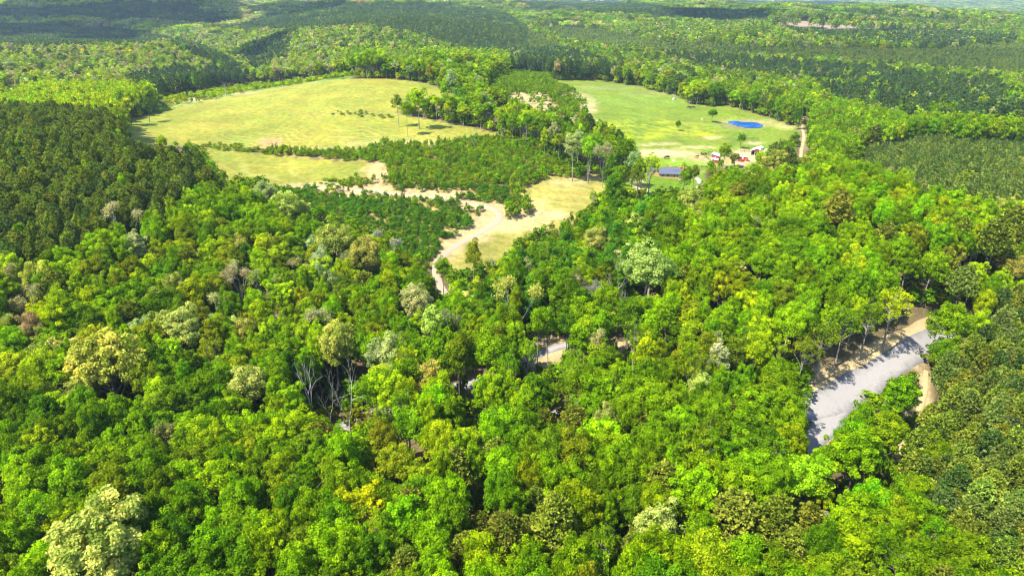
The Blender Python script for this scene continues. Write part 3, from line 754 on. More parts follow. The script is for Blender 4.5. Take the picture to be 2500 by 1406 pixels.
# trees that stand out in the photograph: crown centre px, py, crown width px, colour, shape, label (or None)
HERO = [
 (265,890,150,'cream','grand','very wide cream-yellow domed tree in the middle of the mixed green slope'),
 (250,1345,215,'cream','grand','huge cream tree with twiggy crown, the largest pale tree of all'),
 (350,1262,75,'yellow green','broad','pale lime tree peeping over the top of the huge cream tree'),
 (175,1362,90,'tan','bud','tan twiggy tree on the outer flank of the huge cream tree'),
 (455,815,85,'cream','broad','cream tree with tumbling crown above the very wide cream-yellow dome'),
 (395,805,70,'cream','broad','smaller cream tree adjoining the tumbling cream tree on the mixed slope'),
 (600,950,85,'cream','broad','cream-yellow round tree just before the dark hollow'),
 (540,918,60,'cream','broad','small cream tree adjoining the round cream-yellow tree near the dark hollow'),
 (815,848,90,'cream','broad','cream-yellow dome standing behind the forked dead trees'),
 (205,960,70,'cream','broad','slanting pale cream tree below the very wide cream-yellow dome'),
 (165,992,50,'cream','broad','small cream tree at the tip of the slanting pale tree'),
 (330,612,62,'pale grey green','broad','grey-green hazy tree just below the dark pine stand'),
 (312,545,62,'tan','bud','pinkish white budding tree at the foot of the dark pine stand'),
 (205,625,30,'tan','bud',None),(60,690,60,'tan','bud',None),(75,750,60,'tan','bud',None),(45,800,55,'cream','bud',None),
 (700,510,60,'cream','broad','pale cream tree on the edge of the lower sapling clearing'),
 (650,484,55,'pale grey green','broad','grey-green tree at the corner of the lower sapling clearing'),
 (735,520,45,'cream','broad',None),
 (818,600,72,'cream','broad','round pale cream tree beside the lower sapling clearing'),
 (765,605,45,'pale grey green','broad',None),
 (893,628,72,'cream','broad','pale cream tree with lit top near the foot of the clearing'),
 (862,650,50,'pale grey green','bud',None),(950,605,55,'grey','bud','bare pinkish-grey twiggy tree at the foot of the lower clearing'),
 (735,670,45,'tan','bud',None),(660,700,60,'cream','bud','cream budding tree among olive trees on the mixed slope'),(590,690,60,'tan','bud',None),(655,740,50,'tan','bud',None),(500,735,45,'grey','bud',None),
 (690,730,70,'lime green','broad',None),(480,720,75,'lime green','broad',None),
 (990,690,62,'lime green','broad','lime dome with flat umbrella-like crown behind the dirt clearing'),
 (1020,742,75,'pale grey green','broad','whitish green tree just below the lime umbrella-shaped dome'),
 (1275,738,90,'cream','bud','tall whitish budding tree in the middle of the woods above the clearing'),
 (1252,720,40,'cream','broad',None),
 (1158,722,36,'yellow green','slim',None),
 (1045,790,52,'cream','tall','cream round-headed tree on a bare pale trunk near the woods centre'),
 (1105,812,60,'pale grey green','bud','greyish white budding tree between green trees near the woods centre'),
 (965,880,52,'pale grey green','slim','tall whitish tree beside the gravel track'),(960,925,58,'pale grey green','broad',None),
 (1057,925,48,'cream','tall','slender cream tree standing in the gravel track edge'),
 (1585,668,105,'cream','broad','wide cream-white tree on the shoulder of the bright wooded hill'),
 (1535,680,50,'pale grey green','bud',None),(1645,685,40,'pale grey green','bud',None),
 (1450,592,58,'cream','broad','cream-tan tree among deep green trees below the house'),(1475,575,50,'yellow green','broad',None),
 (1545,556,48,'cream','broad','cream tree with lime flank below the house'),(1530,545,28,'pale grey green','broad',None),
 (1565,570,40,'yellow green','broad',None),
 (1690,495,58,'cream','broad','cream tree in the valley below the farm buildings'),(1720,478,36,'yellow green','broad',None),
 (1715,525,28,'cream','broad',None),
 (1440,718,55,'grey','bud','leafless grey twiggy tree at the edge of the woods centre'),(1490,708,62,'grey','bare','bare pale branched tree beside the wide cream-white tree'),
 (1525,730,40,'grey','bare',None),
 (1135,1085,66,'yellow green','broad','cream-yellow round tree in front of the gravel glimpse'),
 (900,1120,80,'golden','broad','golden lime tree with wide crown, first of the golden pair'),(965,1125,88,'golden','broad','golden lime tree with tall crown, second of the golden pair'),
 (1015,1160,60,'yellow green','broad',None),(1045,1180,60,'yellow green','broad',None),(985,1235,50,'yellow green','open',None),
 (1803,668,38,'cream','broad','small white dome of a tree on the bright wooded hill'),
 (1845,575,45,'pale grey green','bud','hazy grey-cream tree on the bright wooded hill'),(1885,560,36,'cream','broad',None),
 (1835,508,36,'cream','bud',None),(1870,506,30,'cream','broad',None),(1965,496,34,'cream','broad','cream tree on the crest of the bright wooded hill'),(2020,494,34,'tan','broad',None),
 (2455,517,46,'cream','broad','cream tree on the far end of the bright hill crest'),(2485,575,55,'cream','broad','cream tree low on the outer edge of the bright hill'),
 (2475,665,60,'cream','broad','large pale cream tree at the outer edge of the woods'),(2445,690,50,'yellow green','broad',None),
 (2065,540,34,'cream','broad',None),(2125,590,24,'cream','broad',None),(2045,615,34,'yellow green','broad',None),(2175,690,30,'cream','open',None),
 (2000,470,34,'olive brown','pine',None),(2045,518,60,'olive brown','pine',None),(2210,555,40,'olive brown','pine',None),(2470,560,70,'olive brown','pine',None),(2430,590,70,'olive brown','pine',None),
 (2330,620,40,'golden','broad',None),(2360,660,40,'tan','bud',None),(2340,700,60,'dusky pine','pine',None),(2310,640,45,'olive brown','pine',None),
 (1885,420,60,'cream','broad','cream dome behind the bright hill, closest to the white-roofed barn'),(1912,440,40,'cream','broad',None),(1840,388,0,'','',''),
 (1862,390,40,'yellow green','broad','yellow-green dome beside the white-roofed barn'),
 (1812,440,40,'cream','broad','cream tree beneath the red barns in the valley woods'),(1920,400,45,'dusky pine','pine',None),(1895,385,40,'dusky pine','pine',None),
 (1955,425,32,'cream','broad',None),(2045,435,22,'tan','bare',None),(2095,432,26,'grey','bud',None),(2075,430,18,'cream','broad',None),
 (2140,442,30,'cream','bud',None),(2165,432,24,'tan','bud',None),(2192,436,34,'cream','bud','cream budding tree at the corner of the young pine plantation'),(2212,445,24,'tan','bud',None),(2120,448,26,'tan','bud',None),
 (1800,480,60,'olive brown','broad','dusky brown-green tree in the valley below the farm'),(1830,470,36,'olive brown','pine',None),
 # brown-olive pines among the foreground broadleaves
 (1118,1150,72,'olive brown','pine','olive-brown pine beside the cream-yellow round tree'),(1215,1120,66,'olive brown','pine','rust-tinged olive pine behind bright green crowns near the gravel glimpse'),
 (1325,1035,52,'olive brown','pine',None),(1408,1045,66,'olive brown','pine','brown pine just below the gravel glimpse'),(1562,1058,60,'olive brown','pine',None),
 (1355,1285,100,'olive brown','pine','broad greyish olive pine with bare lower limbs at the bottom edge'),(1310,1235,60,'olive brown','pine',None),(1425,1250,60,'olive brown','pine',None),
 (1235,1320,95,'olive brown','pine','dull olive pine beside the pine with bare lower limbs'),(1280,1300,60,'olive brown','pine',None),(1130,1355,70,'olive brown','pine',None),(1065,1285,60,'olive brown','pine','olive pine clasping a bare grey tangle'),
 (1180,1290,60,'olive brown','pine',None),(990,1392,80,'olive brown','pine',None),(1120,1395,60,'olive brown','pine',None),(1545,1350,60,'olive brown','pine',None),(1425,1340,50,'olive brown','pine',None),
 (1780,1030,62,'olive brown','pine','olive-brown pine close to the gravel road junction'),(1905,1285,90,'olive brown','pine','olive pine at the bottom edge amid bright green crowns'),(1975,1285,80,'olive brown','pine',None),(1930,1350,80,'olive brown','pine',None),
 (2020,1300,46,'grey','bud','grey twiggy dead tree at the bottom edge beside olive pines'),(1560,1300,50,'olive brown','pine',None),(1250,690,30,'olive brown','pine',None),
 (1255,1345,26,'rusty','open','small rust-red tree among the bottom olive pines'),(500,1230,50,'golden','open',None),(555,1270,60,'olive green','open',None),
 (255,1125,42,'golden','slim','narrow golden tree between deep green crowns at the near slope'),(40,905,85,'golden','broad','golden tree on the outer edge of the mixed slope'),(90,880,60,'cream','broad',None),
 (1958,1172,105,'yellow green','broad','big lime-yellow tree in front of the gravel road junction'),(2005,1215,70,'lime green','broad',None),
 (2485,1240,60,'golden','broad','golden tree at the outer edge among the tall olive pines'),(1848,708,42,'golden','open',None),(1878,714,30,'golden','open',None),
 (1690,830,50,'yellow green','tall','pale yellow tree with bent bare trunk at the clearing edge'),(1840,850,60,'lime green','tall',None),(1800,860,50,'olive green','tall',None),(1735,850,50,'olive green','tall',None),(1890,850,60,'lime green','open','lime tree with pale spreading boughs behind the junction'),
 (1770,780,40,'grey','bud',None),(1660,870,36,'olive green','tall',None),(1615,860,40,'green','tall',None),(1590,830,44,'green','tall',None),
 (2178,757,84,'lime green','open','thinly leaved tree with a pale leaning trunk above the gravel road'),(2120,782,76,'green','open',None),(2010,832,84,'olive green','open','spreading half-bare tree with pale boughs above the gravel road'),(1960,860,70,'olive green','open',None),
 (2060,796,76,'green','open',None),(1900,945,90,'bright green','broad',None),
 (2195,1012,46,'grey','bud','dead grey twiggy tree between the two bright green roadside trees and pines'),
 (2192,972,84,'bright green','broad','bright green tree overhanging the bend of the gravel road'),(2162,1055,92,'bright green','broad','bright green tree filling the fork of the gravel roads'),
 (2300,865,60,'green','broad',None),(2330,800,90,'bright green','broad','bright green tree beyond the far end of the gravel road'),(2080,1130,120,'bright green','broad','wide bright green tree below the end of the gravel spur'),
 (1955,990,46,'green','open','small tree with dark trunk casting shade on the gravel junction'),
 (2330,925,36,'olive green','open',None),(2270,1025,40,'pine green','pine',None),
 # dead trees at the dark hollow
 (748,950,96,'grey','bare','bare forked dead tree leaning out of the dark hollow'),(793,948,90,'grey','bare','bare many-stemmed dead tree in the dark hollow'),(842,945,112,'grey','bare','tall bare dead tree with a single pale trunk by the track end'),
 (880,825,60,'grey','bare','grey leafless tree beside the cream-yellow dome'),(690,805,52,'grey','bud',None),(670,780,40,'grey','bud',None),(935,885,0,'','',''),
 (1500,1265,30,'grey','bare',None),(1750,1340,40,'grey','bare',None),(2040,1000,0,'','',''),
 # meadow and pasture trees
 (1156,618,38,'olive green','tall','slim lone tree standing in the lower meadow'),(1080,650,34,'green','tall',None),(1200,640,20,'grey','bare',None),
 (1740,277,25,'green','broad','lone round tree in the pasture above the pond'),(1657,303,13,'green','slim','tiny lone tree among the yellow flowers'),(1810,340,18,'deep green','slim','small lone tree in the pasture above the barns'),
 (1770,371,30,'bright green','broad','bright green tree at the red barn'),(1795,385,26,'olive brown','broad','dark dusky tree hiding the middle barn'),(1587,415,56,'yellow green','open','yellow-olive tree with a pale trunk by the house'),
 (1500,465,40,'deep green','slim','dark green tree at the corner of the small hay field'),(1530,478,38,'yellow green','broad','soft yellow-green tree between the small hay field and the lawn'),(1697,418,22,'olive green','tall','thin tree standing over the driveway'),
 (1672,436,26,'green','slim','narrow tree beside the front of the house'),(1448,485,26,'green','open','lone tree on the small hay field edge'),
 (1435,308,32,'dark pine','pine','dark pine at the tip of the tree belt, by the pasture'),(1474,328,22,'dark pine','pine',None),(1512,340,24,'dark pine','pine',None),(1530,372,40,'deep green','tall',None),(1545,400,30,'pale grey green','tall',None),
 (1475,385,46,'pale grey green','bud','pale grey-cream tree with a leaning white trunk at the edge of the belt'),(1440,360,40,'yellow green','tall',None),(1400,355,36,'pale grey green','tall',None),
 (1160,338,26,'grey','bare','bare grey tree on the hay field corner over the sapling clearing'),
 (970,250,22,'olive green','tall','first thin tree at the tip of the tree belt in the hay field'),(1020,252,36,'bright green','slim','leafy tree near the tip of the tree belt in the hay field'),(990,265,24,'green','tall',None),
 (548,212,18,'tan','bare','lone bare tree beyond the hay field edge'),(457,232,10,'tan','bare',None),(357,258,20,'dark pine','pine','dark pointed pine at the corner of the hay field'),(310,256,34,'golden','broad',None),(325,270,14,'dark pine','pine',None),
 (150,480,30,'yellow green','slim','yellow-green tree alone inside the dark pine stand'),(378,475,24,'bright green','slim','bright green tree inside the dark pine stand'),(410,485,20,'rusty','pine','rust-topped pine at the edge of the dark pine stand'),(395,350,24,'lime green','broad',None),
 (118,440,16,'grey','bare','thin grey dead tree inside the dark pine stand'),(190,362,14,'yellow green','slim',None),
 (1100,195,22,'pale grey green','tall',None),
]
F_NAMES = {'broad': ['broad%d' % i for i in range(9)], 'slim': ['slim%d' % i for i in range(4)], 'tall': ['tall%d' % i for i in range(4)], 'open': ['open%d' % i for i in range(3)],
           'pine': ['pine%d' % i for i in range(5)], 'bare': ['bare%d' % i for i in range(5)], 'bud': ['bud%d' % i for i in range(3)], 'grand': ['grand0', 'grand1']}
def col_pale(c): return c in ('cream', 'pale grey green', 'tan')
trees = []     # dicts
for h in HERO:
    px, py, wpx, colr, shape, lab = h
    if not wpx: continue
    _, _, dep0 = project(*ground_at(px, py)[0])
    Hh = 17.0
    for _ in range(3):
        frac = {'broad': .68, 'grand': .66, 'slim': .62, 'tall': .75, 'open': .66, 'pine': .7, 'bare': .62, 'bud': .66}[shape]
        g = ground_at(px, py, Hh * frac)[0]
        _, _, dep = project(g[0], g[1], g[2] + Hh * frac)
        R = wpx * .5 * dep / FPX * (1.22 if col_pale(colr) else 1.12)
        ratio = {'broad': 3.6, 'grand': 2.6, 'slim': 6.0, 'tall': 6.2, 'open': 3.8, 'pine': 5.0, 'bare': 3.6, 'bud': 3.9}[shape]
        Hh = float(np.clip(R * ratio * 1.06, 12.5, 24))
        if wpx < 30 and py < 420 and shape in ('broad', 'slim') and lab: Hh = float(R * 2.3 if shape == 'broad' else R * 3.6)
        if shape == 'bare' and wpx < 30: Hh = 12
    trees.append(dict(x=g[0], y=g[1], R=float(R), H=Hh, col=colr, shape=shape, label=lab, hero=True))

# ------------------------------------------------------------------ fill the woods
def grid_points(s, y0, y1, r, jitter=.42):
    ys = np.arange(y0, y1, s * .87); P = []
    for k, y in enumerate(ys):
        hw = .80 * (y + 60) + 20
        xs = np.arange(-hw, hw, s) + (k % 2) * s * .5
        P.append(np.stack([xs, np.full(len(xs), y)], 1))
    P = np.concatenate(P)
    return P + r.uniform(-jitter, jitter, P.shape) * s
hx = np.array([t['x'] for t in trees]); hy = np.array([t['y'] for t in trees]); hR = np.array([t['R'] for t in trees])
hshape = np.array([t['shape'] for t in trees])
hclear = np.array([3.4 if t['shape'] == 'bare' else (2.1 if (t['label'] or t['col'] in ('cream', 'pale grey green', 'tan', 'grey', 'golden')) else 1.6) for t in trees]) * np.minimum(hR, 6)
road_pts = np.concatenate([p for p, _ in roads]); road_w = np.concatenate([w for _, w in roads])
_mp = np.concatenate([roads[1][0], roads[2][0]]); _a, _b, _ = project(_mp[:, 0], _mp[:, 1], height(_mp[:, 0], _mp[:, 1]))
open_road = _mp[(_a > 1985) & (_a < 2290) & (_b < 1070)]
def far_from_roads(x, y, extra):
    ok = np.ones(len(x), bool); nearm = y < 520
    ii = np.nonzero(nearm)[0]
    for c in range(0, len(ii), 4000):
        k = ii[c:c + 4000]
        d = np.hypot(x[k][:, None] - road_pts[None, ::2, 0], y[k][:, None] - road_pts[None, ::2, 1]) - road_w[None, ::2]
        ok[k] = d.min(1) > extra
    return ok
def stand(kinds, s, rR, rH, y0=-25, y1=1450, frac=.7, clear_ground=(FOREST,), gap=True, crownfield=True, seed=1):
    r = np.random.RandomState(seed)
    P = grid_points(s, y0, y1, r)
    x, y = P[:, 0], P[:, 1]
    n = len(x); R = r.uniform(*rR, n); Hh = r.uniform(*rH, n)
    z = height(x, y)
    cx_, cy_, dep = project(x, y, z + Hh * frac)
    keep = (cx_ > -140) & (cx_ < 2640) & (cy_ > -90) & (cy_ < 1800) | ((y < 90) & (y > -25) & (np.abs(x) < 130))
    tcl = look(tmap, cx_, cy_)
    tcl = np.where((y < 75), T_MIX, tcl)
    # ragged stand borders
    keep &= np.isin(tcl, kinds)
    keep &= np.isin(ground_class(x, y), clear_ground)
    rp = R * FPX / dep
    keep &= ~((look(gmap, cx_, cy_ - 16) == CLEAR) & (y < 420) & (tcl != T_TALL) & (cx_ < 1060))
    _, ty_, _ = project(x, y, z + Hh * .97)
    if crownfield and kinds != (T_TALL,):
        for (ox, oy) in (((0, 0),) if kinds == (T_TALL,) else ((0, 0), (.75, 0), (-.75, 0))):
            g_ = look(gmap, cx_ + ox * rp, cy_ + oy * rp)
            keep &= ~((g_ != FOREST) & (y < 900)) & (g_ != CLEARCUT)
        keep &= look(gmap, cx_, ty_) != CLEARCUT
        keep &= ~((look(gmap, cx_, ty_) != FOREST) & (y < 900) & (tcl != T_TALL))
    if gap:
        for (ox, oy) in ((0, 0), (.7, 0), (-.7, 0), (0, .7), (0, -.7), (.5, .5), (-.5, .5), (.5, -.5), (-.5, -.5)):
            keep &= look(omap, cx_ + ox * rp, cy_ + oy * rp) == 0
        keep &= look(omap, cx_, ty_) == 0
        bx_, by_, _ = project(x, y, z)
        keep &= look(omap, bx_, by_) == 0
    idx_ = np.nonzero(keep)[0]
    x, y, z, R, Hh, tcl, cx_, cy_, dep = (a[idx_] for a in (x, y, z, R, Hh, tcl, cx_, cy_, dep))
    near_ok = far_from_roads(x, y, -.4)
    dv = np.full(len(x), 99.); kk = np.nonzero(y < 400)[0]
    for c in range(0, len(kk), 4000):
        q = kk[c:c + 4000]; dv[q] = np.hypot(x[q][:, None] - open_road[None, :, 0], y[q][:, None] - open_road[None, :, 1]).min(1)
    near_ok &= dv > 8.5
    for k in range(0, len(x), 5000):
        sl = slice(k, k + 5000)
        d = np.hypot(x[sl, None] - hx, y[sl, None] - hy)
        near_ok[sl] &= (d > .50 * (R[sl, None] + hR)).all(1)
        # keep the standout trees in sight: nothing tall right in front of them
        infront = (np.abs(x[sl, None] - hx * (y[sl, None] / np.maximum(hy, 1))) < hR * .75) & (hy - y[sl, None] > 0) & (hy - y[sl, None] < hclear)
        near_ok[sl] &= ~infront.any(1)
    a = np.nonzero(near_ok)[0]
    return [v[a] for v in (x, y, z, R, Hh, tcl, cx_, cy_, dep)]
rows_ = []    # (x,y,z,R,H,colour,family,px,py,dep)
def put(st, colour, family, seed):
    x, y, z, R, Hh, tcl, cx_, cy_, dep = st
    for i in range(len(x)):
        rows_.append((x[i], y[i], z[i], R[i], Hh[i], colour[i], family[i], cx_[i], cy_[i], dep[i]))
r = np.random.RandomState(11)
# broadleaf woods near and middle distance
st = stand((T_MIX, T_OLIVE), 4.9, (2.5, 4.6), (15.4, 18.6), y1=520, seed=2)
c_ = pick(r, PAL[T_MIX], len(st[0]))
# neighbours are of a kind: hue follows slow drifts through the wood
uu = .5 + .22 * wave_noise(st[0], st[1], 46, 78, 2) + r.normal(scale=.17, size=len(c_))
ser = np.array(['deep green', 'green', 'bright green', 'lime green', 'yellow green'], dtype=object)[np.digitize(uu, (.24, .56, .80, 1.10))]
swp = np.isin(c_, ['deep green', 'green', 'bright green', 'lime green', 'yellow green']); c_[swp] = ser[swp]
ol = st[5] == T_OLIVE; c_[ol] = pick(r, PAL[T_OLIVE], int(ol.sum()))
lime = (st[8 - 2] < 380) & (st[7] < 330) & (st[7] > 210); c_[lime] = pick(r, LIME, int(lime.sum()))
# neighbouring trees tend to share a hue: drifts of lighter and darker wood
hillm = (st[6] > 1500) & (st[7] < 860) & (st[7] > 480) & np.isin(c_, ['deep green', 'green']) & (r.rand(len(c_)) < .55)
c_[hillm] = pick(r, [('bright green', 50), ('lime green', 50)], int(hillm.sum()))
nz_ = wave_noise(st[0], st[1], 55, 77)
sw_ = (nz_ > .9) & np.isin(c_, ['deep green', 'green']) & (r.rand(len(c_)) < .6); c_[sw_] = 'lime green'
sw_ = (nz_ < -.75) & np.isin(c_, ['lime green', 'bright green', 'yellow green']) & (r.rand(len(c_)) < .6); c_[sw_] = 'green'
fam = np.where(np.isin(c_, ['olive brown']), 'pine', 'broad').astype(object)
fam[(np.isin(c_, ['tan', 'pale grey green'])) & (r.rand(len(c_)) < .6)] = 'bud'
fam[(fam == 'broad') & (r.rand(len(c_)) < .10)] = 'open'
put(st, c_, fam, 1)
st = stand((T_SLIM,), 4.8, (2.5, 3.8), (14, 20), y1=520, seed=3)
c_ = pick(r, PAL[T_SLIM], len(st[0])); put(st, c_, np.where(r.rand(len(c_)) < .8, 'slim', 'broad'), 1)
st = stand((T_TALL,), 4.9, (2.5, 3.7), (15, 21), y1=760, seed=4)
c_ = pick(r, PAL[T_TALL], len(st[0])); bt = (st[7] < 270) & (st[6] > 940); st[4][bt] *= .72
put(st, c_, np.where(r.rand(len(c_)) < .85, 'tall', 'open'), 1)
st = stand((T_PINE,), 4.1, (2.2, 3.1), (15, 18.5), y1=620, seed=5)
c_ = pick(r, [('pine green', 60), ('dark pine', 16), ('dusky pine', 20), ('olive brown', 5), ('green', 1)], len(st[0]))
c_[(st[6] > 1800) & (r.rand(len(c_)) < .14)] = 'olive brown'
put(st, c_, np.where(c_ == 'green', 'slim', 'pine'), 1)
st = stand((T_PLANT,), 2.9, (1.25, 1.8), (6.5, 8.5), y1=620, seed=6)
put(st, pick(r, [('pine green', 14), ('dusky pine', 36), ('dark pine', 50), ('green', .3)], len(st[0])), np.full(len(st[0]), 'plant'), 1)
# middle distance to 1450 m
st = stand((T_MIX, T_OLIVE, T_SLIM), 7.0, (3.4, 5.4), (13, 19), y0=520, seed=7)
c_ = pick(r, FARMIX, len(st[0]))
left = (st[6] < 900); c_[left] = pick(r, FARLEFT, int(left.sum()))
rightn = (st[6] > 1150) & (st[7] > 205); c_[rightn] = pick(r, PAL[T_MIX] + [('dusky pine', 10), ('tan', 3), ('lime green', 16)], int(rightn.sum()))
hill = (st[7] > 120) & (st[7] < 200) & (st[6] > 830) & (st[6] < 1290); c_[hill] = pick(r, [('bright green', 24), ('lime green', 40), ('green', 18), ('yellow green', 8), ('olive green', 8)], int(hill.sum()))
lime = (st[6] < 380) & (st[7] > 212) ; c_[lime] = pick(r, LIME, int(lime.sum()))
put(st, c_, np.where(np.isin(c_, ['dark pine', 'dusky pine', 'olive brown']), 'pinemid', 'broadmid'), 1)
st = stand((T_TALL,), 6.0, (2.6, 3.8), (15, 20), y0=760, seed=71)
put(st, pick(r, PAL[T_TALL], len(st[0])), np.full(len(st[0]), 'tallmid'), 1)
st = stand((T_CONMIX,), 6.2, (2.6, 3.8), (13, 19), y0=300, seed=8)
c_ = pick(r, [('far pine', 60), ('dark pine', 25), ('green', 8), ('lime green', 5), ('tan', 3)], len(st[0])); put(st, c_, np.where(np.isin(c_, ['dark pine', 'far pine']), 'pinemid', 'broadmid'), 1)
st = stand((T_FARPINE, T_PINE, T_PLANT), 4.6, (1.9, 2.5), (9, 12), y0=620, seed=9)
c_ = pick(r, [('far pine', 70), ('dusky pine', 16), ('dark pine', 12), ('green', .4)], len(st[0])); rb_ = (st[6] > 1290) & (st[7] > 50) & (st[7] < 190) & (r.rand(len(c_)) < .75); c_[rb_] = 'dusky pine'; put(st, c_, np.where(c_ == 'green', 'broadmid', 'pinemid'), 1)
# saplings in the clearings and scrub
def scatter_low(classes, s, rR, rH, dens, cols, seed, nscale=26, thr=-.45):
    r2 = np.random.RandomState(seed)
    P = grid_points(s, 150 if FOREST not in classes else 20, 900, r2, .5)
    x, y = P[:, 0], P[:, 1]; z = height(x, y)
    px_, py_, dep = project(x, y, z + 1)
    k = np.isin(ground_class(x, y), classes) & (px_ > -50) & (px_ < 2550)
    k &= (wave_noise(x, y, nscale, seed + 1) > thr) & (r2.rand(len(x)) < dens)
    # bare soil patches stay bare
    s_, w_ = sw(x, y); i = np.clip(np.round((s_ - S0) / (S1 - S0) * (NS - 1)).astype(int), 0, NS - 1); j = np.clip(np.round((w_ - W0) / (W1 - W0) * (NW - 1)).astype(int), 0, NW - 1)
    k &= ~((cover[j, i, 0] > .295) & (r2.rand(len(x)) < .88))
    k &= far_from_roads(x, y, 1.0)
    x, y, z, px_, py_, dep = (a[k] for a in (x, y, z, px_, py_, dep)); n = len(x)
    R = r2.uniform(*rR, n) * r2.choice([.6, 1, 1.25], n); Hh = r2.uniform(*rH, n)
    return [x, y, z, R, Hh, np.zeros(n), px_, py_, dep], pick(r2, cols, n)
SAPC = [('deep green', 22), ('green', 38), ('bright green', 20), ('olive green', 16), ('pine green', 5)]
st, c_ = scatter_low((CLEAR,), 1.95, (.8, 1.4), (2.0, 4.2), .95, SAPC, 41, thr=-.8)
lowc = (st[7] > 455) & (st[6] < 1250); c_[lowc & (r.rand(len(c_)) < .75)] = 'blue green'; st[4][lowc] *= .85
put(st, c_, np.full(len(c_), 'sapling'), 1)
st, c_ = scatter_low((CLEAR,), 5.5, (.8, 1.2), (3.6, 5.4), .5, [('green', 50), ('deep green', 50)], 43, thr=.1)
put(st, c_, np.full(len(c_), 'sapling'), 1)
st, c_ = scatter_low((SCRUB,), 4.5, (1.2, 2.2), (2.5, 5), .75, [('lime green', 40), ('yellow green', 20), ('green', 20), ('olive green', 20)], 45, thr=-.1)
put(st, c_, np.full(len(c_), 'sapling'), 1)
# understory along the forest floor, seen through the gaps
st, c_ = scatter_low((FOREST,), 3.6, (1.3, 2.6), (2.5, 6.5), .75, [('green', 40), ('deep green', 30), ('olive green', 30)], 47, thr=-1.3)
m = (st[1] < 330) & (look(omap, st[6], st[7]) == 0)
put([a[m] for a in st], c_[m], np.full(int(m.sum()), 'shrub'), 1)
st, c_ = scatter_low((FOREST,), 3.2, (1.2, 2.4), (3, 7.5), .8, [('green', 40), ('bright green', 20), ('lime green', 16), ('deep green', 30), ('olive green', 20)], 49, thr=-1.2)
x_, y_ = st[0], st[1]; edge = np.zeros(len(x_), bool)
for (ox, oy) in ((0, -9), (-8, -5), (8, -5), (0, -4), (7, 0), (-7, 0)): edge |= np.isin(ground_class(x_ + ox, y_ + oy), (HAY, PASTURE, CLEAR, HAY2))
edge &= (look(omap, st[6], st[7]) == 0) & (look(gmap, st[6], st[7]) == FOREST) & (y_ > 260)
put([a[edge] for a in st], c_[edge], np.full(int(edge.sum()), 'shrub'), 1)
for line_, nn in (([(488,358),(560,362),(640,369),(690,374)], 130), ([(800,278),(860,278),(900,281),(962,284)], 24), ([(780,448),(850,444),(905,448)], 60), ([(1300,575),(1215,565),(1190,572)], 0)):
    if not nn: continue
    W_ = ground_at([q[0] for q in line_], [q[1] for q in line_]); tt_ = r.rand(nn) ** .8 * (len(line_) - 1)
    lx = np.interp(tt_, range(len(line_)), W_[:, 0]) + r.normal(scale=1.2, size=nn); ly = np.interp(tt_, range(len(line_)), W_[:, 1]) + r.normal(scale=3.0, size=nn); lz = height(lx, ly)
    ax_, ay_, ad_ = project(lx, ly, lz + .6)
    put([lx, ly, lz, r.uniform(.6, 1.5, nn), r.uniform(.7, 2.2, nn), np.zeros(nn), ax_, ay_, ad_], pick(r, [('green', 4), ('olive green', 5), ('deep green', 3)], nn), np.full(nn, 'shrub'), 1)
print('tree rows', len(rows_))

# ------------------------------------------------------------------ who is an individual, who joins the mass
ok_colour_names = TINT
def tint_of(colr, r):
    t = np.array(TINT[colr]) * math.exp(r.normal(scale=.13))
    t = t * np.exp(r.normal(scale=(.05, .04, .10) if 'pine' in colr or 'brown' in colr else (.10, .05, .12)))
    return np.clip(t, 0.003, .7)
rc_ = np.random.RandomState(99)
def visible_now(x, y, z, Hh):
    px_, py_, dep = project(x, y, z + Hh * .7)
    return (px_ > -10) & (px_ < 2510) & (py_ > 0) & (py_ < 1415)
allr = []
for t in trees:
    z = float(height(t['x'], t['y'])); a, b, dep = project(t['x'], t['y'], z + t['H'] * .68)
    allr.append(dict(x=t['x'], y=t['y'], z=z, R=t['R'], H=t['H'], col=t['col'], fam=t['shape'], px=float(a), py=float(b), dep=float(dep), label=t['label'], hero=True))
for q in rows_:
    allr.append(dict(x=q[0], y=q[1], z=q[2], R=q[3], H=q[4], col=q[5], fam=q[6], px=q[7], py=q[8], dep=q[9], label=None, hero=False))
PALE = ('cream', 'pale grey green', 'tan', 'grey')
def kind_of(t):
    if t['fam'] == 'shrub': return None
    if t['fam'] == 'sapling': return 'sapling'
    if t['fam'] == 'plant': return 'young_pine'
    if t['fam'] in ('pine',): return 'pine_tree'
    if t['fam'] == 'bare': return 'bare_tree'
    if t['fam'] in ('broad', 'slim', 'tall', 'open', 'bud', 'grand'): return 'budding_tree' if t['col'] in PALE else 'broadleaf_tree'
    return None
ind, mass = [], []
byk = {}
for t in allr:
    k = kind_of(t); t['kind'] = k
    t['size'] = t['R'] * (t['R'] * .6 + t['H'] * .25) / t['dep'] ** 2
    t['inview'] = -15 < t['px'] < 2515 and -5 < t['py'] < 1425
    if k and t['inview']: byk.setdefault(k, []).append(t)
    else: mass.append(t)
LIMIT = {'sapling': 290, 'young_pine': 290, 'pine_tree': 295, 'bare_tree': 60, 'budding_tree': 200, 'broadleaf_tree': 295}
for k, lst in byk.items():
    lst.sort(key=lambda t: -(t['size'] + (1000 if (t['hero'] and t['label']) else 0) + (.0004 if t['hero'] else 0)))
    ind += lst[:LIMIT[k]]; mass += lst[LIMIT[k]:]
print('individuals', len(ind), {k: len(v) for k, v in byk.items()})

